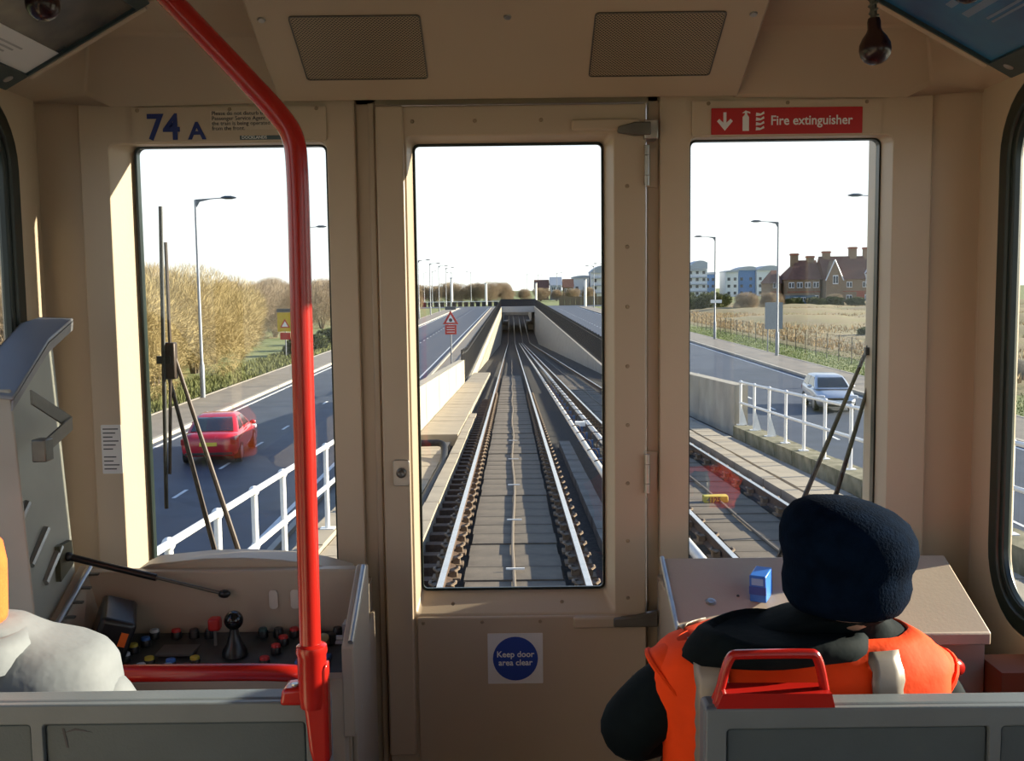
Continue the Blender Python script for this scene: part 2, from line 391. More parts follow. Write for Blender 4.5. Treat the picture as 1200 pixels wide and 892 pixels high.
MB().box(.16, .30, 2.757, 2.776, .560, .592).build('stay_cover', BEIGE2, door, bevel=.006)
MB().prism([(.270, 2.750, .590), (.335, 2.750, .596), (.392, 2.750, .610), (.392, 2.750, .565), (.270, 2.750, .565)], (0, .022, 0)).build('stay_arm', DKST, door, bevel=.004)
for z0, z1 in ((1.76, 1.865), (.935, 1.04)):
    h = MB().box(.368, .397, 2.812, 2.822, z0, z1).build('hinge', BEIGE2, door)
    q = (z1 - z0) / 3.4
    for a, b in ((z0, z0 + q * .8), (z0 + q * .86, z1 - q * .86), (z1 - q * .8, z1)):
        MB().cyl((.364, 2.768, a), (.364, 2.768, b), .0075, n=10).build('knuckle', STEEL, h)
MB().slab(XZ, (-.325, -.28, .963, 1.035), .008, 2.758, 2.768).build('lock_plate', STEEL, door, bevel=.002)
MB().lathe([(.014, 0), (.014, .006), (.009, .009), (.004, .006)], (-.302, 2.758, 1.0), (0, -1, 0), 16).build('lock_cylinder', DKST, door)
dot = MB().lathe([(.0055, 0), (.004, .002)], (0, 0, 0), (0, -1, 0), 8).mesh('screw', mat('painted_screw', (.30, .22, .14), .5))
for x, z in ([(-.255 + .0, 1.935), (-.09, 1.935), (.085, 1.935)] + [(.312, 1.76 - .16 * k) for k in range(8)] + [(-.17, .63), (.13, .632), (-.252, .578), (-.09, .58), (.07, .58), (.325, .42), (.325, .25)]):
    piece('screw', dot, door, (x, 2.776 if z > .6 else 2.767, z))
kd = root('door_notice', (0, 2.766, .405), 'square white notice with blue disc reading Keep door area clear on the door', 'sign')
MB().slab(XZ, (-.076, .076, .405, .547), .002, 2.7655, 2.768).build('plate', PAPER, kd)
MB().lathe([(.062, 0), (.062, .001)], (0, 2.7655, .476), (0, -1, 0), 40).build('disc', SIGNB, kd)
text('lettering', 'Keep door\narea clear', .0235, WHITEP, kd, (0, 2.764, .481), align='CENTER', bold=.0004)

# ---- fire extinguisher sign
fs = root('fire_sign', (.737, 2.79, 1.892), 'red sign reading Fire extinguisher with white arrow, cylinder and flames', 'sign')
MB().slab(XZ, (.537, .938, 1.893, 1.962), .002, 2.7895, 2.792).build('plate', SIGNR, fs)
text('lettering', 'Fire extinguisher', .0345, WHITEP, fs, (.694, 2.789, 1.917), bold=.0005, xs=.93)
yy = 2.7892
MB().prism([(.569, yy, 1.951), (.577, yy, 1.951), (.577, yy, 1.924), (.588, yy, 1.934), (.594, yy, 1.928), (.573, yy, 1.903), (.552, yy, 1.928), (.558, yy, 1.934), (.569, yy, 1.924)], (0, .0006, 0)).build('arrow', WHITEP, fs)
MB().prism([(.620, yy, 1.902), (.637, yy, 1.902), (.637, yy, 1.938), (.632, yy, 1.945), (.632, yy, 1.950), (.640, yy, 1.947), (.640, yy, 1.951), (.628, yy, 1.955), (.618, yy, 1.948), (.626, yy, 1.949), (.626, yy, 1.945), (.620, yy, 1.938)], (0, .0006, 0)).build('cylinder_symbol', WHITEP, fs)
for k in range(4):
    z = 1.903 + k * .0125
    MB().prism([(.655, yy, z), (.667, yy, z + .001), (.678, yy, z + .006), (.676, yy, z + .012), (.668, yy, z + .006), (.656, yy, z + .009)], (0, .0006, 0)).build('flame_symbol', WHITEP, fs)

# ---- number and notice over the other window
nb = root('fleet_number', (-.74, 2.79, 1.892), 'blue fleet number 74A with a small printed notice above the window', 'sign')
text('lettering', '74', .094, NAVY, nb, (-.962, 2.7905, 1.899), bold=.0022, xs=.95)
text('lettering', 'A', .062, NAVY, nb, (-.850, 2.7905, 1.899), bold=.0018, xs=1.05)
st = MB().slab(XZ, (-.792, -.62, 1.922, 1.972), .002, 2.791, 2.792).build('sticker', mat('clear_sticker', (.60, .50, .38), .35), nb)
text('lettering', 'Please do not disturb the\nPassenger Service Agent when\nthe train is being operated\nfrom the front.', .0145, INK, nb, (-.788, 2.7905, 1.960), line=.9)
MB().slab(XZ, (-.715, -.60, 1.895, 1.906), .001, 2.791, 2.792).build('strip', mat('slate_strip', (.08, .12, .13), .4), nb)
text('lettering', 'DOCKLANDS', .011, WHITEP, nb, (-.710, 2.7905, 1.8975), bold=.0002)
for o_, xs_ in ((hb, (-.985, -.74, -.51)), (hb2, (.53, .74, .95))):
    for x in xs_: piece('screw', dot, o_, (x, 2.792, 1.975))
# ---- paper notice stuck on the pillar beside the window
nl = root('paper_label', (-1.11, 2.797, 1.0), 'small white printed label stuck on the pillar beside the raised desk lid', 'label')
MB().slab(XZ, (-1.125, -1.070, 1.0, 1.135), .003, 2.798, 2.80).build('sheet', PAPER, nl)
for k in range(11):
    if k == 6: continue
    MB().box(-1.120, -1.078 - .008 * ((k * 7) % 3), 2.7974, 2.798, 1.122 - .011 * k, 1.125 - .011 * k).build('text_line', INK, nl)
# ============================================================ driving desks
def lz(y): return .685 + (y - 2.33) * .42      # sloping top of both desks
def deskprof(s, x0, x1): return sorted((s * x0, s * x1))

# closed desk
dk = root('driving_desk', (.77, 2.55, 0), 'closed driving desk with flat cream lid under the window, blue box on it', 'desk')
MB().prism([(.395, 2.38, 0), (.395, 2.38, .655), (.395, 2.60, .748), (.395, 2.66, .70), (.395, 2.799, .70), (.395, 2.799, 0)], (.72, 0, 0)).build('body', DESKM, dk, bevel=.004)
lid = MB().prism([(.378, 2.33, lz(2.33)), (1.105, 2.33, lz(2.33)), (1.105, 2.60, lz(2.60)), (.378, 2.60, lz(2.60))], (0, 0, -.030)).build('lid', DESKM, dk, bevel=.004)
MB().tube([(.380, 2.33, lz(2.33) + .001), (.380, 2.60, lz(2.60) + .001)], .006, 8).build('edge_strip', STEEL, lid)
MB().lathe([(.013, 0), (.013, .002), (.009, .004), (.004, .003)], (.475, 2.44, lz(2.44)), (0, -.39, .92), 16).build('lock', STEEL, lid)
MB().lathe([(.004, 0), (.003, .002)], (.545, 2.46, lz(2.46)), (0, -.39, .92), 8).build('screw', BLK, lid)
MB().box(1.118, 1.245, 2.30, 2.42, .05, .60).build('end_panel', mat('desk_end_brown', (.27, .10, .045), .5), dk)
bb = root('blue_box', (.602, 2.46, lz(2.46) - .01), 'small blue box standing on the closed desk lid', 'box')
Mb = Matrix.Translation((.602, 2.46, lz(2.46) - .004)) @ Matrix.Rotation(math.radians(-28), 4, 'Z') @ Matrix.Rotation(math.radians(8), 4, 'X')
BB = mat('blue_card', (.02, .16, .62), .4, var=.06)
MB().box(-.020, .020, -.032, .032, 0, .068, Mb).build('carton', BB, bb, bevel=.003)
MB().box(-.0205, .0205, -.033, -.028, .02, .04, Mb).build('flap', mat('blue_card_dark', (.02, .07, .35), .5), bb)
MB().box(-.014, .014, -.0335, -.032, .045, .062, Mb).build('label_patch', mat('pale_blue_card', (.2, .42, .75), .4), bb)

# opened desk: hollow box with the control panel inside
dl = root('open_driving_desk', (-.77, 2.55, 0), 'opened driving desk with its lid raised, showing a panel of coloured push buttons', 'desk')
MB().prism([(-.395, 2.38, 0), (-.395, 2.38, .560), (-.395, 2.58, .60), (-.395, 2.66, .70), (-.395, 2.799, .70), (-.395, 2.799, 0)], (-.72, 0, 0)).build('body', DESKM, dl)
MB().box(-1.10, -.40, 2.34, 2.385, .30, .590).build('front_rim', DESKM, dl, bevel=.005)
MB().prism([(-1.10, 2.585, .58), (-1.10, 2.575, lz(2.58) - .004), (-1.10, 2.614, lz(2.58) - .004), (-1.10, 2.614, .58)], (.70, 0, 0)).build('back_rim', DESKM, dl, bevel=.005)
MB().prism([(-.405, 2.335, .45), (-.405, 2.335, lz(2.335) - .02), (-.405, 2.58, lz(2.58)), (-.405, 2.612, lz(2.58)), (-.405, 2.612, .45)], (.028, 0, 0)).build('side_rim', DESKM, dl, bevel=.004)
MB().prism([(-1.118, 2.335, .45), (-1.118, 2.335, lz(2.335) - .01), (-1.118, 2.60, lz(2.60)), (-1.118, 2.60, .45)], (.026, 0, 0)).build('side_rim', DESKM, dl, bevel=.004)
MB().prism([(-1.092, 2.335, lz(2.335) - .015), (-1.092, 2.59, lz(2.59)), (-1.055, 2.585, .62), (-1.04, 2.40, .58)], (.004, 0, .0)).build('side_cheek', DESKM, dl)
MB().tube([(-.384, 2.34, lz(2.34) - .012), (-.384, 2.575, lz(2.575) + .006)], .0065, 8).build('edge_strip', STEEL, dl)
# lower side access panel towards the aisle
sdp = MB().prism([(-.3945, 2.40, .03), (-.3945, 2.40, .50), (-.3945, 2.60, .62), (-.3945, 2.76, .62), (-.3945, 2.76, .03)], (.012, 0, 0)).build('access_panel', DESKM, dl, bevel=.003)
for y, z in ((2.44, .48), (2.60, .58), (2.44, .25)): MB().lathe([(.012, 0), (.012, .004), (.004, .007)], (-.383, y, z), (1, 0, 0), 12).build('latch', STEEL, sdp)
sm = MB().box(-.412, -.404, 2.40, 2.44, .655, .70); sm.box(-.43, -.404, 2.40, 2.44, .652, .657); sm.cyl((-.43, 2.42, .66), (-.40, 2.42, .66), .007, n=10)
sm.build('catch', STEEL, dl)
# curved instrument hood on the sill
hd = []
for x, h in ((-.985, .0), (-.975, .022), (-.94, .034), (-.80, .044), (-.70, .045), (-.60, .040), (-.50, .028), (-.43, .012), (-.42, .0)): hd.append((x, h))
MB().prism([(x, 2.605, .752 + h * 1.3) for x, h in hd], (0, .10, 0)).build('instrument_hood', DESKM, dl, bevel=.006, seg=3)
# control panel
def cz(y): return .578 + (y - 2.38) * .20
cpn = MB().prism([(-1.09, 2.385, cz(2.385)), (-.406, 2.385, cz(2.385)), (-.406, 2.575, cz(2.575)), (-1.09, 2.575, cz(2.575))], (0, 0, .008)).build('control_panel', mat('panel_charcoal', (.045, .05, .05), .45, var=.2, scale=30), dl)
BC = {k: mat('button_' + k, c, .35, var=.03) for k, c in dict(white=(.55, .58, .62), red=(.5, .02, .02), yellow=(.45, .36, .03), blue=(.03, .14, .45), black=(.02, .02, .02), brown=(.16, .05, .03), teal=(.02, .06, .06)).items()}
bas = MB().lathe([(.0135, 0), (.0135, .014), (.0125, .016)], (0, 0, 0), (0, 0, 1), 14).mesh('button_base', BLKP)
caps = {k: MB().lathe([(.0115, .015), (.0115, .021), (.010, .023), (.004, .0235)], (0, 0, 0), (0, 0, 1), 14).mesh('button_cap', m) for k, m in BC.items()}
def button(x, y, col):
    p = (x, y, cz(y) + .008); b = piece('push_button', bas, dl, p); c = piece('button_cap', caps[col], b, p)
rowA = [(-.915, 'white'), (-.86, 'red'), (-.815, 'black'), (-.775, 'black'), (-.64, 'teal'), (-.60, 'black'), (-.56, 'red'), (-.505, 'brown'), (-.45, 'black')]
for x, c in rowA: button(x, 2.552, c)
for x, y, c in ((-.925, 2.515, 'blue'), (-.945, 2.485, 'yellow'), (-.95, 2.445, 'white'), (-.885, 2.425, 'yellow'), (-.895, 2.395, 'white'), (-.83, 2.415, 'blue'), (-.83, 2.392, 'white'), (-.775, 2.425, 'yellow'), (-.785, 2.392, 'brown'), (-.58, 2.515, 'red'), (-.59, 2.475, 'red'), (-.605, 2.42, 'red'), (-.46, 2.52, 'black')): button(x, y, c)
MB().box(-.88, -.79, 2.452, 2.535, cz(2.49) + .008, cz(2.49) + .014).build('display_plate', mat('display_grey', (.10, .10, .095), .4), dl)
ms = MB().box(-.765, -.735, 2.50, 2.53, cz(2.5) + .05, cz(2.5) + .082).build('emergency_knob', BC['red'], dl, bevel=.006)
MB().cyl((-.75, 2.515, cz(2.5) + .008), (-.75, 2.515, cz(2.5) + .055), .004, n=8).build('stem', STEEL, ms)
jl = MB().lathe([(.032, 0), (.030, .012), (.020, .03), (.012, .055), (.010, .075)], (-.690, 2.47, cz(2.47) + .008), (0, 0, 1), 18).build('controller_lever', BLKP, dl)
MB().ball((-.690, 2.47, cz(2.47) + .095), .0235, 18, 12).build('lever_ball', mat('gloss_black', (.01, .01, .01), .08), jl)
MB().box(-.53, -.45, 2.40, 2.46, cz(2.43) + .008, cz(2.43) + .022).build('blue_switch_block', BC['blue'], dl, bevel=.004)
MB().lathe([(.014, 0), (.014, .02), (.006, .022)], (-.475, 2.50, cz(2.5) + .02), (0, -.6, .8), 12).build('key_switch', mat('brass', (.45, .38, .22), .35, .8), dl)
Mh = Matrix.Translation((-1.015, 2.46, cz(2.46) + .008)) @ Matrix.Rotation(math.radians(22), 4, 'Y') @ Matrix.Rotation(math.radians(20), 4, 'Z')
hs = MB().box(-.04, .045, -.075, .075, 0, .135, Mh).build('radio_handset', BLKP, dl, bevel=.012, seg=3)
MB().box(.015, .032, -.0775, -.074, .075, .11, Mh).build('handset_light', mat('orange_button', (.75, .14, .02), .4), hs)
MB().box(-.03, .03, -.082, -.072, .01, .05, Mh).build('handset_cradle', DKST, hs)
SM = mat('worn_patch', (.62, .56, .48), .5)
for x in (-.615, -.56): MB().slab(lambda a, b, w: Vector((a, 2.577 + (b - .7) * -.06 - w, b)), (x - .012, x + .010, .685, .735), .009, 0, .003).build('worn_patch', SM, dl)

# raised lid, hinged along the wall side
LM = Matrix.Translation((-1.10, 2.335, lz(2.335) - .01)) @ Matrix.Rotation(math.radians(-3), 4, 'Y')
ld = root('raised_desk_lid', (-1.1, 2.45, .69), 'grey metal desk lid standing open against the side wall with a metal bracket', 'lid')
H = .735
def lp(y, z): # lid side outline point, slope keeps the lid in line with the desk end
    return y
shell = MB()
out = [(0, 0.0), (.255, .107), (.255, .46), (.262, .48), (.262, H), (.0, H - .09), (-.085, H - .12), (-.085, .05)]
shell.prism([LM @ Vector((-.028, y, z)) for y, z in out], (.010, 0, 0))
shell.build('lid_sheet', LIDG, ld, bevel=.003)
MB().prism([LM @ Vector((-.028, -.09, .02)), LM @ Vector((.035, -.09, .03)), LM @ Vector((.035, -.09, H - .125)), LM @ Vector((-.028, -.09, H - .12))], (0, .008, 0)).build('side_lip', mat('lid_lip', (.40, .37, .31), .45), ld, bevel=.003)
cap = [LM @ Vector(p) for p in ((-.045, -.10, H - .135), (.045, -.10, H - .150), (.045, .10, H - .035), (.040, .262, H + .012), (-.045, .262, H + .02), (-.045, .16, H + .010), (-.045, .02, H - .05))]
MB().prism(cap, (0, 0, .008)).build('top_lip', LIDO, ld, bevel=.004)
MB().prism([LM @ Vector(p) for p in ((.045, -.10, H - .150), (.045, .10, H - .035), (.040, .262, H + .012), (.036, .262, H - .01), (.041, .10, H - .058), (.041, -.10, H - .172))], (-.004, 0, 0)).build('turned_edge', LIDO, ld)
br = MB(); Lx = lambda x, y, z: LM @ Vector((x, y, z))
for z in (.405, .44):
    pass
ap = Vector((-1.062, 2.46, 1.200))
for p_ in (Vector((-1.062, 2.262, 1.285)), Vector((-1.035, 2.262, 1.175))):
    br.prism([p_, ap, ap + Vector((0, 0, -.032)), p_ + Vector((0, 0, -.032))], (.005, 0, 0))
br.build('document_bracket', DKST, ld, bevel=.001)
MB().box(-1.06, -1.028, 2.25, 2.29, 1.125, 1.175).build('bracket_block', DKST, ld, bevel=.003)
for z in (.30, .22, .16):
    MB().tube([Lx(-.016, -.06 + (.3 - z), z - .03), Lx(-.012, .03 + (.3 - z), z + .035)], .010, 8).build('stiffening_rib', STEEL, ld)
for y, z in ((.03, H - .13), (.19, H - .05)):
    MB().box(-.016, .0, y, y + .03, z, z + .02, LM).build('lid_clip', BLKP, ld)
sb = MB().prism([Lx(-.016, .14, .115), Lx(-.016, .22, .14), Lx(-.016, .22, .20), Lx(-.016, .15, .20)], (.012, 0, 0)).build('strut_bracket', mat('olive_metal', (.09, .085, .05), .45, .3), ld)
hg = MB().tube([(-1.085, 2.335, lz(2.335) + .004), (-1.085, 2.585, lz(2.585) + .004)], .008, 10).build('piano_hinge', STEEL, ld)
for k in range(5):
    y = 2.36 + .05 * k; MB().box(-1.085, -1.055, y, y + .012, lz(y) + .0, lz(y) + .005).build('hinge_screw', DKST, hg)
gs = root('gas_strut', (-1.07, 2.5, .85), 'black gas strut propping the raised desk lid open', 'strut')
g0 = Lx(.0, .185, .165); g1 = Vector((-.735, 2.555, .732)); gm = g0.lerp(g1, .56)
MB().cyl(g0, gm, .009, n=12).build('cylinder', BLKP, gs)
MB().cyl(gm, g1, .0042, n=10).build('rod', DKST, gs)
MB().ball(g1, (.016, .011, .011)).build('end_joint', BLKP, gs)
MB().ball(g0, .012).build('end_joint', BLKP, gs)

# ============================================================ seats
def seat(s, label, zt):
    r = root('passenger_seat', (s * .75, 1.9, 0), label, 'seat')
    X = lambda a, b: tuple(sorted((s * a, s * b)))
    x0, x1 = X(.328, 1.235)
    MB().box(x0, x1, 1.737, 1.79, .22, zt).build('back_shell', GREYP, r, bevel=.010, seg=3)
    fm = MB()
    for o_, i_ in ((X(.328, .829), X(.364, .819)), (X(.829, 1.235), X(.839, 1.21))):
        fm.holed(XZ, (o_[0], o_[1], .22, zt), (i_[0], i_[1], .26, zt - .036), (i_[0], i_[1], .26, zt - .036), .008, 1.722, 1.738)
    fm.build('back_frame', GREYP, r, bevel=.003)
    for a, b in ((.366, .817), (.841, 1.208)): q = X(a, b); MB().slab(XZ, (q[0], q[1], .262, zt - .038), .007, 1.730, 1.738).build('back_inset', GREYD, r, bevel=.003)
    q = X(.36, 1.225); SE = mat('seat_moquette', (.05, .07, .16), .85, var=.3, scale=40)
    MB().box(q[0], q[1], 1.79, 1.822, .42, zt - .03).build('back_cushion', SE, r, bevel=.015, seg=3)
    MB().box(q[0], q[1], 1.80, 2.18, .36, .44).build('seat_cushion', SE, r, bevel=.025, seg=3)
    q = X(.40, 1.22); MB().box(q[0], q[1], 1.84, 2.10, 0.0, .36).build('pedestal', GREYP, r, bevel=.01)
    return r
seatL = seat(-1, 'grey seat with the red pole bolted to its back corner', .790)
seatR = seat(1, 'grey seat with a red grab handle on top, behind the hi-vis vest', .767)
MB().prism([(-.79, 1.7295, .735), (-.765, 1.7295, .745), (-.735, 1.7295, .737), (-.765, 1.7295, .741)], (0, -.0005, 0)).build('scratch', INK, seatL)
MB().prism([(-.788, 1.7295, .745), (-.784, 1.7295, .745), (-.778, 1.7295, .71), (-.782, 1.7295, .71)], (0, -.0005, 0)).build('scratch', INK, seatL)
hdl = MB()
hdl.prism([(.345, 1.725, .762), (.553, 1.725, .762), (.546, 1.725, .792), (.358, 1.725, .794)], (0, .05, 0))
hdl.tube(smooth_path([(.352, 1.75, .766), (.372, 1.75, .853), (.392, 1.75, .855), (.512, 1.75, .855), (.528, 1.75, .853), (.545, 1.75, .766)], 3), .0085, 10)
hdl.build('grab_handle', REDP, seatR, bevel=.004)

# ---- red pole with collar, foot and grab rail
pl = root('grab_pole', (-.345, 1.70, .70), 'tall red grab pole bending up to the ceiling, fixed to the seat corner', 'pole')
path = [(-.347, 1.70, .86), (-.345, 1.70, 1.45), (-.344, 1.70, 1.60), (-.344, 1.70, 1.69), (-.347, 1.70, 1.745), (-.372, 1.70, 1.782), (-.42, 1.70, 1.835), (-.538, 1.70, 1.962), (-.80, 1.70, 2.245)]
MB().tube(smooth_path(path, 3), .0180, 18).build('pole', REDP, pl)
MB().lathe([(.019, .02), (.0255, .016), (.027, .006), (.0245, .0), (.0245, -.075), (.022, -.09)], (-.345, 1.70, .882), (0, 0, 1), 20).build('collar', REDP, pl)
foot = MB().prism([(-.365, 1.685, .835), (-.318, 1.685, .870), (-.318, 1.685, .70), (-.325, 1.685, .690), (-.345, 1.685, .690), (-.352, 1.685, .72), (-.358, 1.685, .79)], (0, .034, 0))
foot.prism([(-.400, 1.685, .797), (-.36, 1.685, .797), (-.352, 1.685, .83), (-.395, 1.685, .826)], (0, .05, 0))
foot.build('foot_bracket', REDP, pl, bevel=.007, seg=3)
MB().lathe([(.006, 0), (.006, .003)], (-.375, 1.70, .829), (0, 0, 1), 8).build('bolt', STEEL, pl)
for s_, lab in ((1, 'red grab rail on the closed desk, curving down behind the orange shoulder'), (-1, 'red grab rail across the front of the open desk behind the red pole')):
    xa, xb = (.42, .995) if s_ > 0 else (.455, 1.07)
    ye, ze, zm = (2.388, .598, .612) if s_ > 0 else (2.362, .565, .600)
    rr = MB().tube(smooth_path([(s_ * xa, ye, ze), (s_ * xa, 2.32, zm), (s_ * xa, 2.25, .632), (s_ * (xa + .035), 2.22, .651), (s_ * (xa + .12), 2.22, .655), (s_ * (xb - .12), 2.22, .655), (s_ * (xb - .03), 2.22, .652), (s_ * xb, 2.25, .632), (s_ * xb, 2.32, zm), (s_ * xb, ye, ze)], 3), .0195, 14).build('desk_grab_rail', REDP)
    tag(rr, lab, 'rail')

# ---- sprung hand straps
BALLM = mat('maroon_plastic', (.022, .004, .004), .25, coat=.1)
SPR = mat('dark_spring', (.10, .10, .085), .4, .6)
def strap(x, y, ztop, zball, lean, label):
    r = root('hand_strap', (x, y, zball), label, 'hand strap', 'sprung hand straps')
    top = Vector((x, y, ztop)); b = Vector((x + lean, y, zball)); d = (b - top); n = 130; hel = []
    L = d.length - .045; q = d.to_track_quat('Z', 'Y'); turns = L / .011
    for k in range(n + 1):
        t = k / n; a = 2 * math.pi * turns * t; hel.append(top + d.normalized() * L * t + q @ Vector((.0075 * math.cos(a), .0075 * math.sin(a), 0)))
    MB().tube(hel, .0022, 5).build('spring', SPR, r)
    MB().cyl(top, top + d.normalized() * L, .0062, n=8).build('core', SPR, r)
    MB().lathe([(.028, 0), (.028, -.008), (.012, -.014)], top + Vector((0, 0, .004)), (0, 0, 1), 16).build('ceiling_rose', DKST, r)
    ax = d.normalized()
    MB().lathe([(.010, -.052), (.0115, -.046), (.0115, -.034), (.014, -.028), (.021, -.019), (.0265, -.008), (.0275, .002), (.0255, .012), (.019, .021), (.010, .0262), (.002, .0275)], b, ax, 24).build('ball_handle', BALLM, r)
    return r
strap(.620, 1.85, 2.25, 1.905, .022, 'maroon ball hand strap on a spring hanging clear of the blue advert')
strap(.76, 1.78, 2.25, 1.990, .012, 'maroon ball hand strap hanging in front of the blue advert')
strap(-.755, 1.75, 2.25, 1.972, -.01, 'maroon ball hand strap hanging in front of the dark advert')

# ============================================================ people
def skin(vs, es, rs, roots, sub=2):
    me = bpy.data.meshes.new('t'); me.from_pydata([Vector(v) for v in vs], es, [])
    o = bpy.data.objects.new('t', me); C.objects.link(o)
    o.modifiers.new('s', 'SKIN'); b = o.modifiers.new('u', 'SUBSURF'); b.levels = sub
    for i, r in enumerate(rs):
        d = me.skin_vertices[0].data[i]; d.radius = (r, r) if not isinstance(r, tuple) else r; d.use_root = i in roots
    m2 = bpy.data.meshes.new_from_object(o.evaluated_get(bpy.context.evaluated_depsgraph_get()))
    vv = [v.co.copy() for v in m2.vertices]; ff = [tuple(p.vertices) for p in m2.polygons]
    bpy.data.objects.remove(o); bpy.data.meshes.remove(me); bpy.data.meshes.remove(m2)
    return vv, ff

def torso_pt(P, z, th, off=0.0):
    Z = [k[0] for k in P]; i = max(0, min(len(P) - 2, sum(1 for q in Z if q <= z) - 1))
    t = (z - Z[i]) / (Z[i + 1] - Z[i]); a = [P[i][k] + (P[i + 1][k] - P[i][k]) * t for k in range(5)]
    c, s = math.cos(th), math.sin(th); e = .78
    x = math.copysign(abs(c) ** e, c) * (a[1] + off); y = math.copysign(abs(s) ** e, s) * (a[2] + off)
    return Vector((a[3] + x, a[4] + y, z))

def person(cx, cy, name, label, jm, hatm, head, hw, sh, arms, vest=None, trm=None, collar=None, brim=None, hs=1.0):
    SK = mat(name + '_skin', (.55, .33, .24), .5, var=.08, scale=12)
    r = root('person', (cx, cy, 0.0), label, 'person')
    hx, hy, hz = head
    # body: one continuous figure under the clothes
    vs = [(cx, cy + .02, .50), (cx, cy, .60), (cx, cy, sh - .14), ((cx + hx) / 2, (cy + hy) / 2, sh - .01), (hx, hy + .01, hz - .06), (hx, hy + .01, hz + .03)]
    es = [(0, 1), (1, 2), (2, 3), (3, 4), (4, 5)]; rs = [.12, .115, .095, .045, .062, .07]
    for s in (-1, 1):
        b = len(vs); vs += [(cx + s * .09, cy + .04, .49), (cx + s * .11, cy + .27, .50), (cx + s * .11, cy + .28, .10), (cx + s * .12, cy + .36, .05)]
        es += [(0, b), (b, b + 1), (b + 1, b + 2), (b + 2, b + 3)]; rs += [.085, .06, .042, .035]
    joints = {}
    for s in (-1, 1):
        el, wr = arms[s]; b = len(vs)
        vs += [(cx + s * (hw - .065), cy, sh - .085), el, wr]; es += [(2, b), (b, b + 1), (b + 1, b + 2)]; rs += [.045, .042, .03]; joints[s] = (Vector(vs[b]), Vector(el), Vector(wr))
    V, Fc = skin(vs, es, rs, [0]); m = MB(); m.add(V, Fc)
    for s in (-1, 1):          # hands: palm and five fingers
        sho, el, wr = joints[s]; d = (wr - el).normalized(); side = Vector((0, 0, 1)).cross(d).normalized() * s * -1; dn = d.cross(side).normalized()
        if dn.z > 0: dn = -dn
        pv = [wr, wr + d * .045, wr + d * .085]; V, Fc = skin(pv, [(0, 1), (1, 2)], [(.028, .018), (.038, .015), (.036, .013)], [1], 1); m.add(V, Fc)
        for k in range(4):
            o_ = side * (.027 - .018 * k); L = (.07, .078, .072, .056)[k]; p0 = wr + d * .078 + o_
            fv = [p0, p0 + d * L * .5 + dn * .006, p0 + d * L * .8 + dn * .022, p0 + d * L * .9 + dn * .042]
            V, Fc = skin(fv, [(0, 1), (1, 2), (2, 3)], [.0095, .009, .0085, .0075], [0], 1); m.add(V, Fc)
        p0 = wr + d * .03 + side * .028; fv = [p0, p0 + side * .028 + d * .03 + dn * .01, p0 + side * .034 + d * .058 + dn * .022]
        V, Fc = skin(fv, [(0, 1), (1, 2)], [.012, .0105, .008], [0], 1); m.add(V, Fc)
    # head with face
    m.ball((hx, hy, hz), (.078, .096, .112), 24, 18); m.ball((hx, hy + .02, hz - .06), (.062, .070, .06), 18, 12)
    m.ball((hx, hy + .100, hz - .015), (.013, .018, .022), 10, 8)
    for s in (-1, 1): m.ball((hx + s * .080, hy, hz - .01), (.010, .018, .030), 10, 8)
    m.ball((hx, hy + .086, hz - .062), (.026, .010, .007), 10, 6)
    body = m.build('body', SK, r)
    for s in (-1, 1):
        e = MB().ball((hx + s * .031, hy + .086, hz + .012), .0115, 10, 8).build('eye', WHITEP, r); MB().ball((hx + s * .031, hy + .0945, hz + .012), .005, 8, 6).build('iris', INK, e)
    # trousers and boots
    ps = [(cx, cy + .02, .54)]; pe = []; pr = [.125]
    for s in (-1, 1):
        b = len(ps); ps += [(cx + s * .09, cy + .10, .51), (cx + s * .11, cy + .275, .50), (cx + s * .11, cy + .285, .075)]; pe += [(0, b), (b, b + 1), (b + 1, b + 2)]; pr += [.092, .080, .062]
    V, Fc = skin(ps, pe, pr, [0]); MB().add(V, Fc).build('trousers', trm, r)
    for s in (-1, 1):
        MB().loft([[Vector((cx + s * .12 + a * .045 * k, cy + .19 + .215 * t, b)) for a, b in ((-1, .0), (1, .0), (1, .06 * h + .02), (.5, .10 * h + .01), (-.5, .10 * h + .01), (-1, .06 * h + .02))] for t, k, h in ((0, .8, 1), (.2, 1, 1), (.6, 1.05, .75), (.9, .9, .5), (1, .5, .35))]).build('boot', BLKP, r, bevel=.006)
    # jacket: torso shell and sleeves
    P = [(.43, hw * .86, .15, cx, cy + .01), (.50, hw * .88, .15, cx, cy), (.66, hw * .95, .142, cx, cy), (sh - .10, hw, .135, cx, cy), (sh - .045, hw * .97, .125, cx, cy), (sh - .01, hw * .84, .105, cx, cy), (sh + .012, hw * .56, .085, (cx + hx) / 2, cy), (sh + .045, .088, .085, (cx + hx * 3) / 4, (cy + hy) / 2), (sh + .055, .075, .075, hx, hy)]
    N = 40; zs = [P[0][0] + (P[-1][0] - P[0][0]) * k / 30 for k in range(31)]
    m = MB().loft([[torso_pt(P, z, 2 * math.pi * k / N) for k in range(N)] for z in zs])
    for s in (-1, 1):
        sho, el, wr = joints[s]
        V, Fc = skin([sho, sho.lerp(el, .5), el, el.lerp(wr, .5), wr - (wr - el).normalized() * .03], [(0, 1), (1, 2), (2, 3), (3, 4)], [.072, .074, .068, .062, .056], [0]); m.add(V, Fc)
    m.build('jacket', jm, r, ang=70)
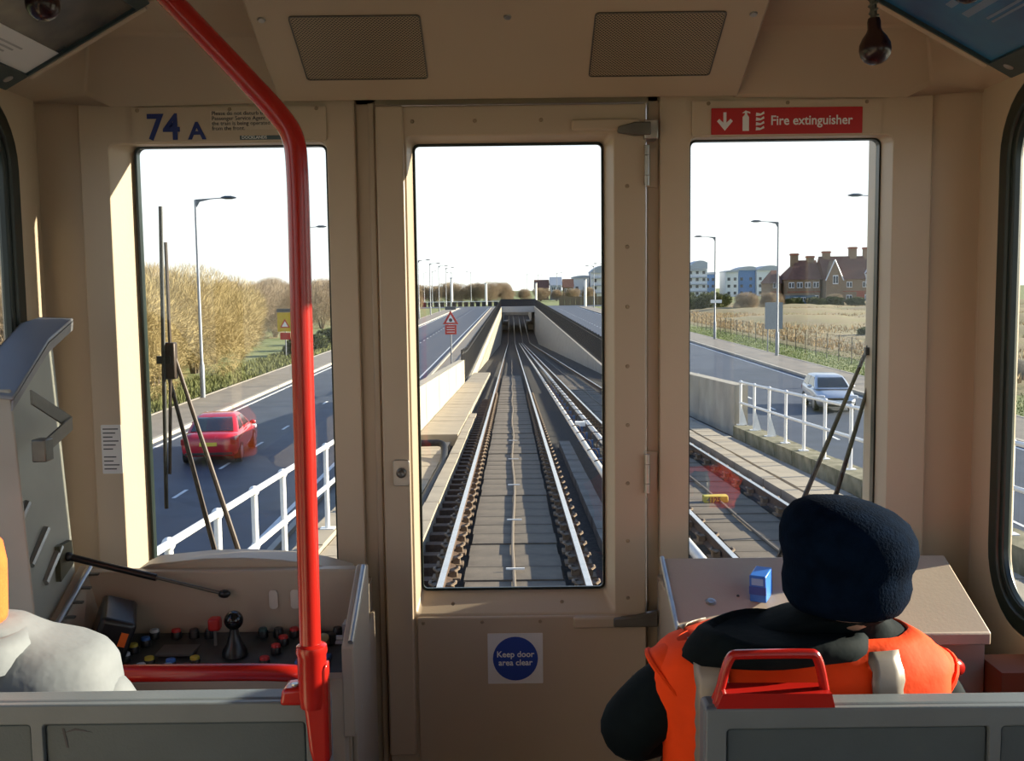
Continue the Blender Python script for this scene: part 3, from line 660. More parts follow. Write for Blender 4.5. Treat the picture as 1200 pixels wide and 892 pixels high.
    if collar:
        cv = []; ox = .505; oy = hy - .02
        for k in range(37):
            a = 2 * math.pi * k / 36; fl = max(0, -math.cos(a)) ** 3
            cv.append([Vector((ox + rx * math.cos(a) * (1 + .04 * math.sin(5 * a)) - .03 * fl * dn, oy + ry * math.sin(a), sh + zz - .028 * fl * dn + .004 * math.sin(4 * a))) for rx, ry, zz, dn in ((.150, .105, -.010, 1.0), (.163, .116, .002, .9), (.162, .116, .016, .5), (.154, .110, .030, .1), (.140, .100, .034, 0), (.126, .092, .026, 0))])
        ca = MB().loft(cv, caps=False); ca.add([c[-1] for c in cv[:-1]], [tuple(range(36))]); ca.build('collar', jm, r, ang=75)
    # knitted hat
    rings = []; prof = [(.085, -.035), (.098, -.030), (.109, -.010), (.112, .014), (.109, .036), (.110, .050), (.117, .072), (.119, .095), (.114, .122), (.100, .144), (.076, .160), (.044, .169), (.010, .171)] if brim else [(.094, -.05), (.098, -.03), (.10, .02), (.102, .07), (.096, .11), (.070, .145), (.020, .162)]
    prof = [(a_ * hs, b_ * (hs if b_ < .05 else 1)) for a_, b_ in prof]
    for j, (rd, z) in enumerate(prof):
        ring = []
        for k in range(32):
            a = 2 * math.pi * k / 32; wob = 1 + .010 * math.sin(3 * a + j * .5) + .005 * math.sin(7 * a + j)
            sag = max(0, z - .06) * .35
            ring.append(Vector((hx + rd * wob * math.cos(a) * 1.06 + sag * (.28 if brim else 0), hy + .002 + rd * wob * math.sin(a) * 1.12, hz - .03 + z * 1.0 + (-.020 * math.cos(a) * min(1, max(0, z * 12)) * rd / .11 if brim else 0))))
        rings.append(ring)
    h = MB().loft(rings).build('knitted_hat', hatm, r, ang=80)
    if not brim:
        MB().loft([[Vector((hx + .03 + rd * 1.05 * math.cos(2 * math.pi * k / 24), hy + rd * math.sin(2 * math.pi * k / 24), z)) for k in range(24)] for rd, z in ((.105, sh - .03), (.108, sh + .01), (.092, sh + .035), (.07, sh + .03))]).build('coat_collar', jm, r, ang=70)
        MB().loft([[Vector((hx + rd * math.cos(2 * math.pi * k / 24), hy + rd * 1.12 * math.sin(2 * math.pi * k / 24), hz + z)) for k in range(24)] for rd, z in ((.096, -.115), (.100, -.11), (.101, -.085), (.094, -.08))]).build('neck_band', BLKP, r)
    if vest:
        om, sm_ = vest; off = .010
        zz = [.435 + (sh + .012 - .435) * k / 26 for k in range(27)]
        v = MB().loft([[torso_pt(P, z, 2 * math.pi * k / N, off + .003 * math.sin(5 * k + z * 40)) for k in range(N)] for z in zz], caps=False).build('hi_vis_vest', om, r, ang=70)
        so_ = v.modifiers.new('thick', 'SOLIDIFY'); so_.thickness = .006
        def strip(nm, xa, xb, z0, z1, mt, of, side=-1, parent=v):
            mm = MB(); rows = []
            for k in range(25):
                z = z0 + (z1 - z0) * k / 24; row = []
                for j in range(5):
                    x = xa + (xb - xa) * j / 4; lo, hi = (-math.pi, 0) if side < 0 else (0, math.pi)
                    Pm = [torso_pt(P, z, lo + (hi - lo) * q / 120, of) for q in range(121)]
                    row.append(min(Pm, key=lambda p: abs(p.x - cx - x)))
                rows.append(row)
            mm.loft(rows, caps=False, closed=False); ob = mm.build(nm, mt, parent, ang=80); so2 = ob.modifiers.new('t', 'SOLIDIFY'); so2.thickness = .003; so2.offset = 1
        for xa, xb in ((-.222, -.166), (.095, .155)):
            strip('reflective_strip', xa, xb, .445, sh - .004, sm_, off + .008, -1); strip('reflective_strip', xa, xb, .445, sh - .004, sm_, off + .008, 1)
        bd = MB().loft([[torso_pt(P, z, 2 * math.pi * k / N, off + .006) for k in range(N)] for z in (.48, .51, .54)], caps=False).build('reflective_strip', sm_, v)
        for s in (-1, 1):       # shoulder wings of the vest with bound edges
            sho, el, wr = joints[s]; d = (el - sho).normalized(); q = d.to_track_quat('Z', 'Y')
            rg = []
            for t, rad in ((-.30, .062), (0.0, .078), (.08, .082), (.16, .085)):
                c = sho + d * (el - sho).length * t
                rg.append([c + q @ Vector((rad * math.cos(2 * math.pi * k / 28), rad * math.sin(2 * math.pi * k / 28), 0)) for k in range(28)])
            w_ = MB().loft(rg, caps=False).build('shoulder_wing', om, v, ang=80); so3 = w_.modifiers.new('t', 'SOLIDIFY'); so3.thickness = .005
            MB().tube(rg[-1] + [rg[-1][0]], .005, 6).build('binding', om, v)
    return r

ORANGE = mat('hi_vis_orange', (.95, .070, .006), .75, var=.06, scale=14, bump=.25, bscale=25, spec=.2)
SILV = mat('reflective_tape', (.26, .225, .185), .38, .2, var=.06, scale=25)
JACK = mat('dark_jacket', (.0040, .0085, .0105), .85, spec=.12, var=.3, scale=14, bump=.3, bscale=22)
HATM = mat('navy_knit', (.0020, .0068, .018), .95, var=.3, scale=30, bump=.3, bscale=190, spec=.03)
TROU = mat('dark_trousers', (.010, .012, .018), .85, spec=.15, var=.2)
GCOAT = mat('grey_coat', (.165, .18, .195), .75, var=.10, scale=10, bump=.5, bscale=14)
OHAT = mat('orange_knit', (.75, .13, .02), .9, var=.1, scale=30, bump=.3, bscale=120)
person(.555, 1.965, 'worker', 'person in an orange hi-vis vest and navy knitted hat, seen from behind', JACK, HATM, (.628, 1.915, .950), .282, .822,
       {-1: ((.20, 1.97, .61), (.43, 2.12, .602)), 1: ((.875, 1.99, .61), (.68, 2.12, .602))}, vest=(ORANGE, SILV), trm=TROU, collar=1.0, brim=True)
person(-.985, 1.965, 'passenger', 'person in a pale grey coat sitting behind the raised desk lid', GCOAT, OHAT, (-1.062, 1.91, .942), .205, .825,
       {-1: ((-1.15, 1.98, .60), (-1.07, 2.12, .602)), 1: ((-.785, 2.0, .60), (-.90, 2.12, .602))}, trm=TROU, collar=None, brim=None, hs=.86)
# ============================================================ wipers outside the glass
def wiper(s, label):
    r = root('windscreen_wiper', (s * .80, 2.96, .70), label, 'wiper')
    WP = mat('wiper_brown', (.05, .035, .028), .45, .3)
    yb = 2.945
    if s < 0:
        b0, b1, hub = (-1.005, yb, .87), (-.985, yb, 1.735), (-.985, yb, 1.30); a = ((-.788, 2.975, .66), (-.862, 2.975, .66))
    else:
        b0, b1, hub = (1.05, yb, .93), (1.055, yb, 1.62), (1.04, yb, 1.30); a = ((.764, 2.975, .66), (.882, 2.975, .66))
    bl = MB().tube([b0, b1], .006, 8).build('blade', BLK, r)
    MB().tube([(b0[0] + .012 * -s, yb + .006, b0[2] + .10), (hub[0] + .006 * -s, yb + .012, hub[2]), (b1[0] + .006 * -s, yb + .012, b1[2] - .10)], .005, 8).build('blade_spine', WP, bl)
    MB().box(hub[0] - .014, hub[0] + .022, yb, yb + .03, hub[2] - .055, hub[2] + .05).build('hub', WP, r, bevel=.004)
    MB().box(hub[0] - .03, hub[0] + .01, yb - .002, yb + .012, hub[2] - .01, hub[2] + .012).build('clip', BLK, r)
    for k, p in enumerate(a):
        q = Vector(p); e = Vector((hub[0] + (.012 - .02 * k) * -s * 1.0, yb + .02, hub[2] + .02 - .05 * k))
        MB().tube([q, e], [.0085, .0055], 8).build('arm', WP, r)
        MB().lathe([(.016, -.08), (.016, -.012), (.022, -.010), (.018, .02), (.008, .024)], q + Vector((0, .0, 0)), (0, 1, 0), 12).build('pivot', BLK, r)
    return r
wiper(-1, 'brown windscreen wiper with two arms outside the window above the open desk')
wiper(1, 'dark windscreen wiper with two arms outside the window above the closed desk')

# ============================================================ outside: levels
RD = -3.9                       # road level
def R(y):                       # top of rail: falls 4.4 % to the underpass, then rises
    if y <= 215: return -.94 - .044 * y
    return -.94 - .044 * 215 + .019 * (y - 215)
SL = -math.atan(.044)
ASPH = mat('asphalt', (.046, .056, .078), .62, var=.22, scale=.9, bump=.15, bscale=30, spec=.55)
PAVE = mat('pavement_flags', (.23, .20, .165), .75, var=.14, scale=1.2, bump=.1, bscale=20)
KERB = mat('kerb_stone', (.40, .36, .30), .8, var=.12, scale=2)
LINE = mat('road_paint', (.72, .72, .70), .6, var=.15, scale=4)
GRASS = mat('grass_green', (.15, .20, .05), .9, var=.3, scale=.7, col2=(.24, .25, .09), bump=.5, bscale=6)
DRY = mat('dry_grass', (.34, .25, .14), .95, var=.3, scale=.25, col2=(.22, .19, .075), bump=.6, bscale=3)
CONC = mat('concrete', (.36, .33, .28), .85, var=.12, scale=1.5, bump=.15, bscale=25)
CONCP = mat('concrete_parapet', (.38, .335, .255), .8, var=.09, scale=1.2, bump=.08, bscale=25)
CONCD = mat('concrete_dark', (.105, .10, .09), .9, var=.25, scale=2.5, bump=.3, bscale=30)
BALL = mat('ballast', (.036, .030, .024), .95, var=.6, scale=16, bump=1.0, bscale=30)
RAILS = mat('rail_steel', (.55, .53, .52), .22, .85, var=.1, scale=8)
RUST = mat('rust_brown', (.075, .042, .025), .85, var=.3, scale=14)
WRAIL = mat('white_rail_paint', (.78, .77, .74), .4, var=.05)
DKFEN = mat('dark_fence', (.012, .014, .018), .6)
POSTG = mat('lamp_post_grey', (.20, .22, .25), .45, .3, var=.1)
HEADG = mat('lamp_head_grey', (.06, .08, .10), .4, .2)

def strip(nm, x0, x1, y0, y1, z, m, th=.06): return tag(MB().box(x0, x1, y0, y1, z - th, z).build(nm, m), kind='structure')
g = MB()
g.box(-500, -2.62, -60, 1100, RD - .6, RD - .05); g.box(6.02, 500, -60, 1100, RD - .6, RD - .05); g.box(-2.62, 6.02, 250, 292, RD - .6, RD - .05); g.box(-2.62, 6.02, 345, 1100, RD - .6, RD - .05)
tag(g.build('ground', GRASS), kind='structure')
strip('road_one', -12.75, -5.0, -20, 262, RD, ASPH); strip('road_two', 8.4, 16.7, -20, 262, RD, ASPH)
strip('cross_road', -60, 80, 262, 276, RD + .005, ASPH)
strip('verge_one', -5.0, -2.63, -20, 262, RD + .02, PAVE); strip('verge_two', 6.03, 8.4, -20, 262, RD + .02, PAVE)
strip('pavement_one', -15.3, -12.9, -20, 255, RD + .12, PAVE, .2); strip('pavement_two', 16.85, 19.6, -20, 255, RD + .12, PAVE, .2)
for nm, x0, x1 in (('kerb_one', -12.9, -12.72), ('kerb_two', 16.67, 16.85), ('kerb_three', -15.42, -15.3), ('kerb_four', 19.6, 19.72), ('kerb_five', -5.02, -4.88), ('kerb_six', 8.28, 8.42)):
    strip(nm, x0, x1, -20, 255, RD + .135, KERB, .25)
# road markings
def marks(nm, x, y0, y1, ln=None, gap=None):
    m = MB()
    if ln is None: m.box(x - .06, x + .06, y0, y1, RD, RD + .006)
    else:
        y = y0
        while y < y1: m.box(x - .05, x + .05, y, y + ln, RD, RD + .006); y += ln + gap
    o = m.build(nm, LINE); return tag(o, kind='structure')
marks('edge_line_one', -5.5, 0, 255); marks('edge_line_two', -12.35, 0, 255); marks('edge_line_three', 8.9, 0, 255); marks('edge_line_four', 16.25, 0, 255)
marks('lane_dashes_one', -8.85, 5, 250, 1.1, 3.2); marks('lane_dashes_two', 11.2, 5, 250, 1.1, 3.2)

# field with a ploughed, uneven surface
fm = MB(); NX, NY = 60, 70; vs_ = []
for j in range(NY + 1):
    for i in range(NX + 1):
        x = 24 + 180 * (i / NX) ** 1.3; y = 20 + 235 * j / NY
        d = min(1, (x - 24) / 14)
        vs_.append((x, y, RD - .04 + d * (.9 * abs(math.sin(x * .11 + y * .05)) * abs(math.sin(y * .07 + 1.3)) + .35 * random.random())))
fm.add(vs_, [(j * (NX + 1) + i, j * (NX + 1) + i + 1, (j + 1) * (NX + 1) + i + 1, (j + 1) * (NX + 1) + i) for j in range(NY) for i in range(NX)])
tag(fm.build('field', DRY, ang=180), kind='structure')
# tufts of dry grass and green verge grass
def tufts(nm, m, n, xr, yr, h, zf, label):
    mm = MB(); V = []; Fs = []
    for _ in range(n):
        x = xr[0] + (xr[1] - xr[0]) * random.random() ** 1.4; y = yr[0] + (yr[1] - yr[0]) * random.random(); z = zf(x, y)
        for k in range(3):
            a = random.random() * 6.28; hh = h * (.5 + random.random()); w = .02 + .10 * h; dx, dy = math.cos(a) * w, math.sin(a) * w; l = (random.random() - .5) * h
            b = len(V); V += [Vector((x - dx, y - dy, z)), Vector((x + dx, y + dy, z)), Vector((x + l, y + l * .5, z + hh))]; Fs.append((b, b + 1, b + 2))
    mm.v = V; mm.f = Fs
    me = bpy.data.meshes.new(nm); me.from_pydata(V, [], Fs); me.materials.append(m)
    o = bpy.data.objects.new(nm, me); C.objects.link(o); tag(o, label, 'grass', kind='stuff'); return o
tufts('dry_grass', mat('dry_stalks', (.42, .31, .17), .95, var=.25, scale=.3), 30000, (24.5, 150), (50, 228), .30, lambda x, y: RD + .2, 'dry tan grass growing over the field behind the wire fence')
tufts('verge_grass', mat('green_stalks', (.19, .24, .07), .9, var=.3, scale=.4), 12000, (19.8, 26), (35, 130), .08, lambda x, y: RD - .05, 'short green grass along the verge beside the wire fence')
tufts('bank_grass', mat('bank_stalks', (.16, .17, .06), .9, var=.3, scale=.4), 5000, (-15.5, -19.5), (30, 110), .25, lambda x, y: RD - .05, 'rough grass at the foot of the bushes along the pavement')

# ============================================================ viaduct deck, ramp and walls
SE_ = 215.0
def sl(mb, x0, x1, y0, y1, d0, d1):       # bar that follows the track slope, d0..d1 relative to rail top
    ys = [y0] + [q for q in (215.0,) if y0 < q < y1] + [y1]
    for a, b in zip(ys[:-1], ys[1:]):
        mb.add([(x, y, R(y) + d) for d in (d0, d1) for y in (a, b) for x in (x0, x1)], [(0, 2, 3, 1), (4, 5, 7, 6), (0, 1, 5, 4), (1, 3, 7, 5), (3, 2, 6, 7), (2, 0, 4, 6)])
    return mb
dk_ = sl(MB(), -2.6, 6.0, -8, 345, -1.2, -.30)
tag(dk_.build('track_bed', BALL), kind='structure')
# parapet / retaining walls
def parapet(x0, x1, y0, y1, top, m, lab):
    r_ = root('parapet_wall', ((x0 + x1) / 2, y0, R(y0) - 1.2), lab, 'wall'); n = round((y1 - y0) / 2.5); w_ = (y1 - y0) / n
    for k in range(n): sl(MB(), x0 + .004 * (k % 2), x1 - .004 * (k % 2), y0 + k * w_ + .012, y0 + (k + 1) * w_ - .012, -1.2, top).build('wall_panel', m, r_, smooth=False)
    sl(MB(), x0 + .03, x1 - .03, y0, y1, -1.2, top - .03).build('wall_core', m, r_, smooth=False)
parapet(-2.60, -2.30, 17.5, 50, 1.08, CONCP, 'pale sunlit concrete parapet beside the walkway')
parapet(5.62, 5.95, 25.9, 46, 1.02, mat('concrete_stained', (.34, .31, .26), .85, var=.22, scale=1.0, bump=.15, bscale=20), 'grey stained concrete parapet at the end of the white railing')
def retwall(x0, x1, y0, nm, m, label):
    pts = [(y0, R(y0) - .8), (215, R(215) - .8), (249.3, R(249) - .8), (249.3, RD + .35), (y0, RD + .35)]
    return tag(MB().prism([(x0, y, z) for y, z in pts], (x1 - x0, 0, 0)).build(nm, m), label, 'wall')
retwall(-2.60, -2.30, 50.02, 'retaining_wall', CONCP, 'pale retaining wall of the ramp on the walkway side')
retwall(5.62, 5.95, 46.02, 'retaining_wall', CONC, 'shaded retaining wall of the ramp beyond the second track')
# underpass portal
pt = root('underpass_portal', (1.7, 250, RD - 6), 'concrete underpass portal with pale lintel where the tracks go under the road', 'portal')
MB().box(-2.6, 5.95, 249.4, 250.6, -4.85, RD + .45).build('lintel', mat('lintel_pale', (.46, .45, .43), .8), pt)
MB().box(-2.6, 5.95, 250.6, 291, -4.75, RD - .6).build('roof_slab', CONC, pt)
for a, b in ((-2.6, -2.3), (5.62, 5.95)): MB().box(a, b, 249.5, 291, R(250) - .6, -4.75).build('side_wall', CONC, pt); MB().box(a, b, 291, 345, R(291) - .6, RD + .3).build('side_wall', CONC, pt)
for a, b in ((-2.28, -.95), (4.25, 5.6)): MB().box(a, b, 262, 300, R(270) - .3, R(270) + 1.0).build('platform', CONC, pt)
MB().box(-2.6, 5.95, 345, 346, R(345) - 1, RD).build('end_wall', CONC, pt)
# dark railing fences on both walls and across the portal
fp = MB(); Lp = 2.5
for k in range(20): fp.box(-.012, .012, k * .125 - .012, k * .125 + .012, 0, 1.72)
fp.box(-.02, .02, 0, Lp, .10, .14); fp.box(-.02, .02, 0, Lp, 1.50, 1.56); fp.box(-.035, .035, -.03, .04, 0, 1.78)
fpm = fp.mesh('fence_panel', DKFEN, smooth=False)
fq = MB()
for k in range(20): fq.box(k * .125 - .012, k * .125 + .012, -.012, .012, 0, 1.72)
fq.box(0, Lp, -.02, .02, .10, .14); fq.box(0, Lp, -.02, .02, 1.50, 1.56); fq.box(-.03, .04, -.035, .035, -.1, 1.78); fqm = fq.mesh('fence_panel', DKFEN, smooth=False)
for x, y0, lab in ((-2.45, 50.5, 'black bar fence along the ramp wall on the walkway side'), (5.8, 46.0, 'black bar fence along the shaded ramp wall')):
    fr_ = root('bar_fence', (x, y0, RD + .3), lab, 'fence'); n = int((250 - y0) / Lp)
    for k in range(n): piece('fence_panel', fpm, fr_, (x, y0 + k * Lp, max(RD + .35, R(y0 + k * Lp) - .2)))
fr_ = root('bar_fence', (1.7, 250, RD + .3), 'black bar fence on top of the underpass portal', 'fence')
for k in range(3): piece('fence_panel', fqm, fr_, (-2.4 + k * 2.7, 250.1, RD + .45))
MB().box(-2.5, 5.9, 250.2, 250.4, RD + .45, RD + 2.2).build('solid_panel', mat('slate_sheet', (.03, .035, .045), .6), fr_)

# ---- rails with clips
railp = [(-.07, -.16), (.07, -.16), (.07, -.148), (.012, -.128), (.012, -.045), (.036, -.034), (.036, -.006), (.030, 0), (-.030, 0), (-.036, -.006), (-.036, -.034), (-.012, -.045), (-.012, -.128), (-.07, -.148)]
cl = MB()
cl.box(-.02, .10, -.08, .08, -.175, -.145); cl.box(.02, .075, -.045, .045, -.150, -.105)
cl.tube([(.03, -.07, -.12), (.06, -.075, -.10), (.085, -.03, -.09), (.085, .03, -.09), (.05, .06, -.115)], .012, 6)
cl.v = [Vector((v.x * 1.5, v.y * 1.4, v.z * 1.0 + (.03 if v.z > -.14 else 0))) for v in cl.v]
clm = cl.mesh('rail_clip', mat('clip_brown', (.17, .115, .07), .8, var=.25, scale=12), smooth=False); clip_ang = (SL, 0, 0)
rl = [(-.7175, 'shiny steel rail beside the pale concrete walkway'), (.7175, 'shiny steel rail between the panelled track and the white conductor rails'), (2.36, 'steel rail of the second track beside the white conductor rails'), (3.795, 'steel rail of the second track beside the cable trough covers')]
for k, (x, lab) in enumerate(rl):
    rt = root('running_rail', (x, 2, R(2) - .16), lab, 'rail')
    web = MB(); head = MB()
    ys = [-6, 20, 60, 120, 215, 345]
    web.loft([[Vector((x + a, y, R(y) + b)) for a, b in railp] for y in ys]); web.build('rail_web', RUST, rt, smooth=False)
    head.loft([[Vector((x + a * 1.02, y, R(y) + b)) for a, b in ((-.031, -.012), (.031, -.012), (.031, 0), (.024, .002), (-.024, .002), (-.031, 0))] for y in ys]); head.build('running_surface', RAILS, rt, smooth=False)
    y = 7.0
    while y < 42:
        for s in ((1,) if k == 0 else (-1, 1)):
            piece('rail_clip', clm, rt, (x, y, R(y)), (SL if s > 0 else -SL, 0, 0 if s > 0 else math.pi))
        if k == 0: piece('rail_clip', clm, rt, (x, y, R(y)), (-SL, 0, math.pi))
        y += .62 if k < 2 else .9
# ---- concrete panels between and beside the rails
pan = MB().box(-.52, .52, -.295, .295, -.30, -.155).mesh('concrete_panel', mat('track_panel', (.125, .098, .070), .85, var=.3, scale=3, bump=.3, bscale=40), smooth=False)
slp = MB().box(-.16, .16, -.10, .10, -.30, -.20).mesh('sleeper_end', RUST, smooth=False)
for xc, lab in ((0.0, 'panelled concrete track bed between the first pair of rails'), (3.077, 'panelled concrete track bed between the second pair of rails')):
    tb = root('slab_track', (xc, 8, R(8) - .3), lab, 'track bed')
    y = 6.5
    while y < 60:
        piece('concrete_panel', pan, tb, (xc + random.uniform(-.01, .01), y, R(y) + random.uniform(-.008, .008)), (SL, 0, 0)); 
        if xc == 0 and y < 40: piece('sleeper_end', slp, tb, (xc - 1.0, y, R(y)), (SL, 0, 0))
        y += .62
    cable = MB(); cable.tube([(xc + .02 * math.sin(k * 1.1), 6 + k * 1.5, R(6 + k * 1.5) - .135) for k in range(60)], .018, 6); cable.build('centre_cable', mat('cable_brown', (.14, .11, .08), .7), tb)
    if xc == 0:
        tie = MB().box(-.10, .10, -.012, .012, -.125, -.108).mesh('cable_tie', mat('tie_white', (.7, .7, .68), .5), smooth=False)
        for y in (10.9, 13.8, 17, 20.5, 24): piece('cable_tie', tie, tb, (0.01, y, R(y)), (SL, 0, 0))
mk = root('track_marker', (2.75, 14.2, R(14.2) - .15), 'small yellow marker block lying between the second pair of rails', 'marker')
MB().box(2.84, 3.20, 15.15, 15.32, R(15.2) - .155, R(15.2) - .05).build('block', mat('marker_yellow', (.50, .40, .05), .6, var=.2, scale=12), mk, bevel=.01)
text('lettering', '4125', .105, INK, mk, (2.88, 15.145, R(15.2) - .14), bold=.003)

# ---- conductor rails
CT = mat('conductor_cover', (.62, .56, .47), .45, var=.1, scale=3)
CT2 = mat('conductor_cover_grey', (.42, .42, .42), .45, var=.12, scale=3)
hook = MB().tube(smooth_path([(-.05, 0, .04), (.0, 0, .072), (.09, 0, .068), (.15, 0, .03), (.16, 0, -.12)], 2), .012, 6).mesh('support_hook', RUST)
base_ = MB().box(.10, .22, -.035, .035, -.30, -.08).mesh('insulator', mat('insulator_blue', (.05, .12, .28), .35), smooth=False)
for x, m_, lab, st_ in ((1.50, CT, 'white conductor rail cover with hooks beside the panelled track', 1.7), (1.93, CT2, 'grey conductor rail cover with clamps beside the second track', 1.7)):
    c_ = root('conductor_rail', (x, 5, R(5) - .25), lab, 'conductor rail')
    MB().tube([(x, y, R(y) + .06) for y in (4, 30, 90, 205)], .058, 10).build('cover', m_, c_)
    y = 8.0
    while y < 48:
        h_ = piece('support_hook', hook, c_, (x, y, R(y) + .06), (SL if x < 1.7 else -SL, 0, 0 if x < 1.7 else math.pi)); piece('insulator', base_, c_, (x, y, R(y) + .03), (SL if x < 1.7 else -SL, 0, 0 if x < 1.7 else math.pi))
        y += st_
jb = MB().box(-.03, .22, -.12, .12, .02, .13).mesh('joint_box', WHITEP, smooth=False)
piece('joint_box', jb, c_, (1.62, 26.0, R(26)), (SL, 0, 0))
# ---- trough covers, walkways
def slabs(nm, piece_nm, x0, x1, y0, y1, pitch, d0, d1, m, lab, jit=.006, cat='walkway'):
    r_ = root(nm, ((x0 + x1) / 2, y0, R(y0) + d0), lab, cat)
    me = MB().box(x0 - (x0 + x1) / 2, x1 - (x0 + x1) / 2, -pitch / 2 + .012, pitch / 2 - .012, d0, d1).mesh(piece_nm, m, smooth=False)
    y = y0 + pitch / 2
    while y < y1:
        piece(piece_nm, me, r_, ((x0 + x1) / 2 + random.uniform(-jit, jit), y, R(y) + random.uniform(-jit, jit)), (SL, 0, random.uniform(-.006, .006))); y += pitch
    return r_
WALK = mat('walkway_slab', (.34, .285, .21), .85, var=.12, scale=2, bump=.2, bscale=30)
slabs('walkway', 'paving_slab', -2.28, -1.475, 5, 24.1, .62, -.30, -.16, WALK, 'sunlit slab walkway beside the black pipe')
slabs('raised_walkway', 'paving_slab', -2.28, -1.32, 24.6, 62, 1.3, -.30, -.02, WALK, 'raised slab walkway along the pale parapet')
slabs('trough_kerb', 'kerb_stone', -1.30, -1.10, 6, 31, 1.5, -.30, -.06, WALK, 'narrow row of kerb stones beside the first rail')
slabs('cable_trough', 'cover_stone', 1.08, 1.32, 6, 24, .9, -.30, -.14, mat('trough_brown', (.17, .145, .115), .85, var=.2, scale=3), 'row of grey cover stones beside the white conductor rail')
slabs('trough_covers', 'cover_slab', 4.12, 4.36, 8, 40, 1.1, -.30, -.04, WALK, 'outer row of tan trough covers beside the second track')
slabs('trough_covers', 'cover_slab', 4.46, 4.92, 8, 40, 1.0, -.30, -.06, WALK, 'wide row of tan trough covers next to the walkway below the railing')
slabs('edge_walkway', 'paving_slab', 4.935, 5.485, 8, 46, 1.4, -.32, -.27, CONC, 'grey slab walkway below the white railing')
slabs('mossy_kerb', 'kerb_stone', 5.5, 5.98, 8, 25.8, 1.35, -.60, .02, mat('mossy_concrete', (.13, .125, .06), .9, var=.3, scale=3, col2=(.28, .25, .17)), 'mossy kerb carrying the white railing')
slabs('edge_kerb', 'kerb_stone', -2.62, -2.295, 5, 17.4, 1.2, -.60, -.10, WALK, 'pale edge kerb carrying the white railing along the walkway')
PIPE = mat('pipe_black', (.012, .012, .014), .6, var=.2, spec=.3)
pp = root('drain_pipe', (-1.40, 8, R(8) - .2), 'black pipe lying along the walkway and bending across it', 'pipe')
MB().tube([(-1.385, y, R(y) - .17) for y in (4, 10, 15, 20)], .075, 12).build('pipe', PIPE, pp)
MB().tube(smooth_path([(-2.31, 21.5, R(21.5) + .10), (-1.75, 21.6, R(21.5) + .10), (-1.50, 21.6, R(21.5) + .10), (-1.42, 21.4, R(21.5) + .02), (-1.40, 20.6, R(21) - .12), (-1.385, 20, R(20) - .17)], 3), .072, 12).build('pipe_bend', PIPE, pp)
MB().tube([(-1.385, y, R(y) - .17) for y in (12.4, 12.55)], .082, 12).build('joint', DKST, pp)

# ---- white tube railings
def railing(x, ys, lab, gus, h=1.08, d=0.0, last=None):
    r_ = root('white_railing', (x, ys[0], R(ys[0]) + d), lab, 'railing')
    post = MB().cyl((0, 0, d), (0, 0, h + d), .032, n=10); pm_ = post.mesh('post', WRAIL)
    bp_ = MB().box(-.09, .09, -.07, .07, d, d + .02); bpm = bp_.mesh('base_plate', WRAIL, smooth=False)
    bl_ = MB().ball((0, 0, h + d), .05, 10, 7).mesh('joint_ball', WRAIL); b2 = MB().ball((0, 0, h * .52 + d), .043, 10, 7).mesh('joint_ball', WRAIL)
    gm = MB().prism([(0, -.02, d + .02), (.17, -.02, d), (.02, -.02, d + .5)], (0, .04, 0)).mesh('gusset', WRAIL, smooth=False)
    for k, y in enumerate(ys):
        p = piece('post', pm_, r_, (x, y, R(y))); piece('base_plate', bpm, p, (x, y, R(y))); piece('joint_ball', bl_, p, (x, y, R(y))); piece('joint_ball', b2, p, (x, y, R(y)))
        if y in gus: piece('gusset', gm, p, (x, y, R(y)))
    e0, e1 = ys[0], ys[-1]
    for f in (1.0, .52): MB().tube([(x, y, R(y) + d + h * f) for y in (e0, e1)], .030, 10).build('top_rail' if f == 1 else 'middle_rail', WRAIL, r_)
railing(-2.42, [4.8, 5.95, 7.1, 8.3, 9.5, 10.7, 11.95, 13.2, 14.5, 15.8, 17.1], 'white tube railing along the walkway above the road with the red car', (), d=-.10)
railing(5.72, [10.3, 11.7, 13.1, 14.5, 15.9, 17.3, 18.75, 20.1, 21.45, 22.85, 24.25, 25.7], 'white tube railing on the mossy kerb above the road with the silver car', (22.85, 24.25, 25.7), d=.02)

# ============================================================ street lamps
def lamp(s):
    r_ = root('street_lamp', (0, 0, 0))
    MB().lathe([(.13, 0), (.13, 1.6), (.085, 1.75), (.06, 9.6)], (0, 0, 0), (0, 0, 1), 10).build('post', POSTG, r_)
    MB().prism([(0, -.03, 9.15), (0, -.03, 9.62), (s * .9, -.03, 9.66), (s * .2, -.03, 9.5)], (0, .06, 0)).build('bracket', HEADG, r_)
    MB().tube([(0, 0, 9.6), (s * 1.4, 0, 9.68)], .025, 6).build('arm', POSTG, r_)
    MB().loft([[Vector((s * x, a * w_, 9.68 + b * h_)) for a, b in ((-1, 0), (-.6, 1), (.6, 1), (1, 0), (.5, -.7), (-.5, -.7))] for x, w_, h_ in ((1.25, .06, .04), (1.45, .14, .09), (1.75, .15, .09), (1.98, .05, .03))]).build('lantern', HEADG, r_)
    return r_
ORD = 'first second third fourth fifth sixth seventh eighth ninth tenth eleventh twelfth thirteenth fourteenth fifteenth sixteenth'.split()
lampL = lamp(1); lampR = lamp(-1)
tag(lampL, 'grey street lamp on the pavement by the bushes', 'street lamp', 'lamps along the pavement by the bushes')
tag(lampR, 'grey street lamp on the pavement by the wire fence', 'street lamp', 'lamps along the pavement by the wire fence')
for k, y in enumerate([50.5, 75, 99, 123, 147, 171, 195, 219, 243]):
    o_ = lampL if k == 0 else copy_tree(lampL); o_.location = (-15.2, y, RD + .12); tag(o_, 'grey street lamp by the bushes, %s past the red car' % ORD[k])
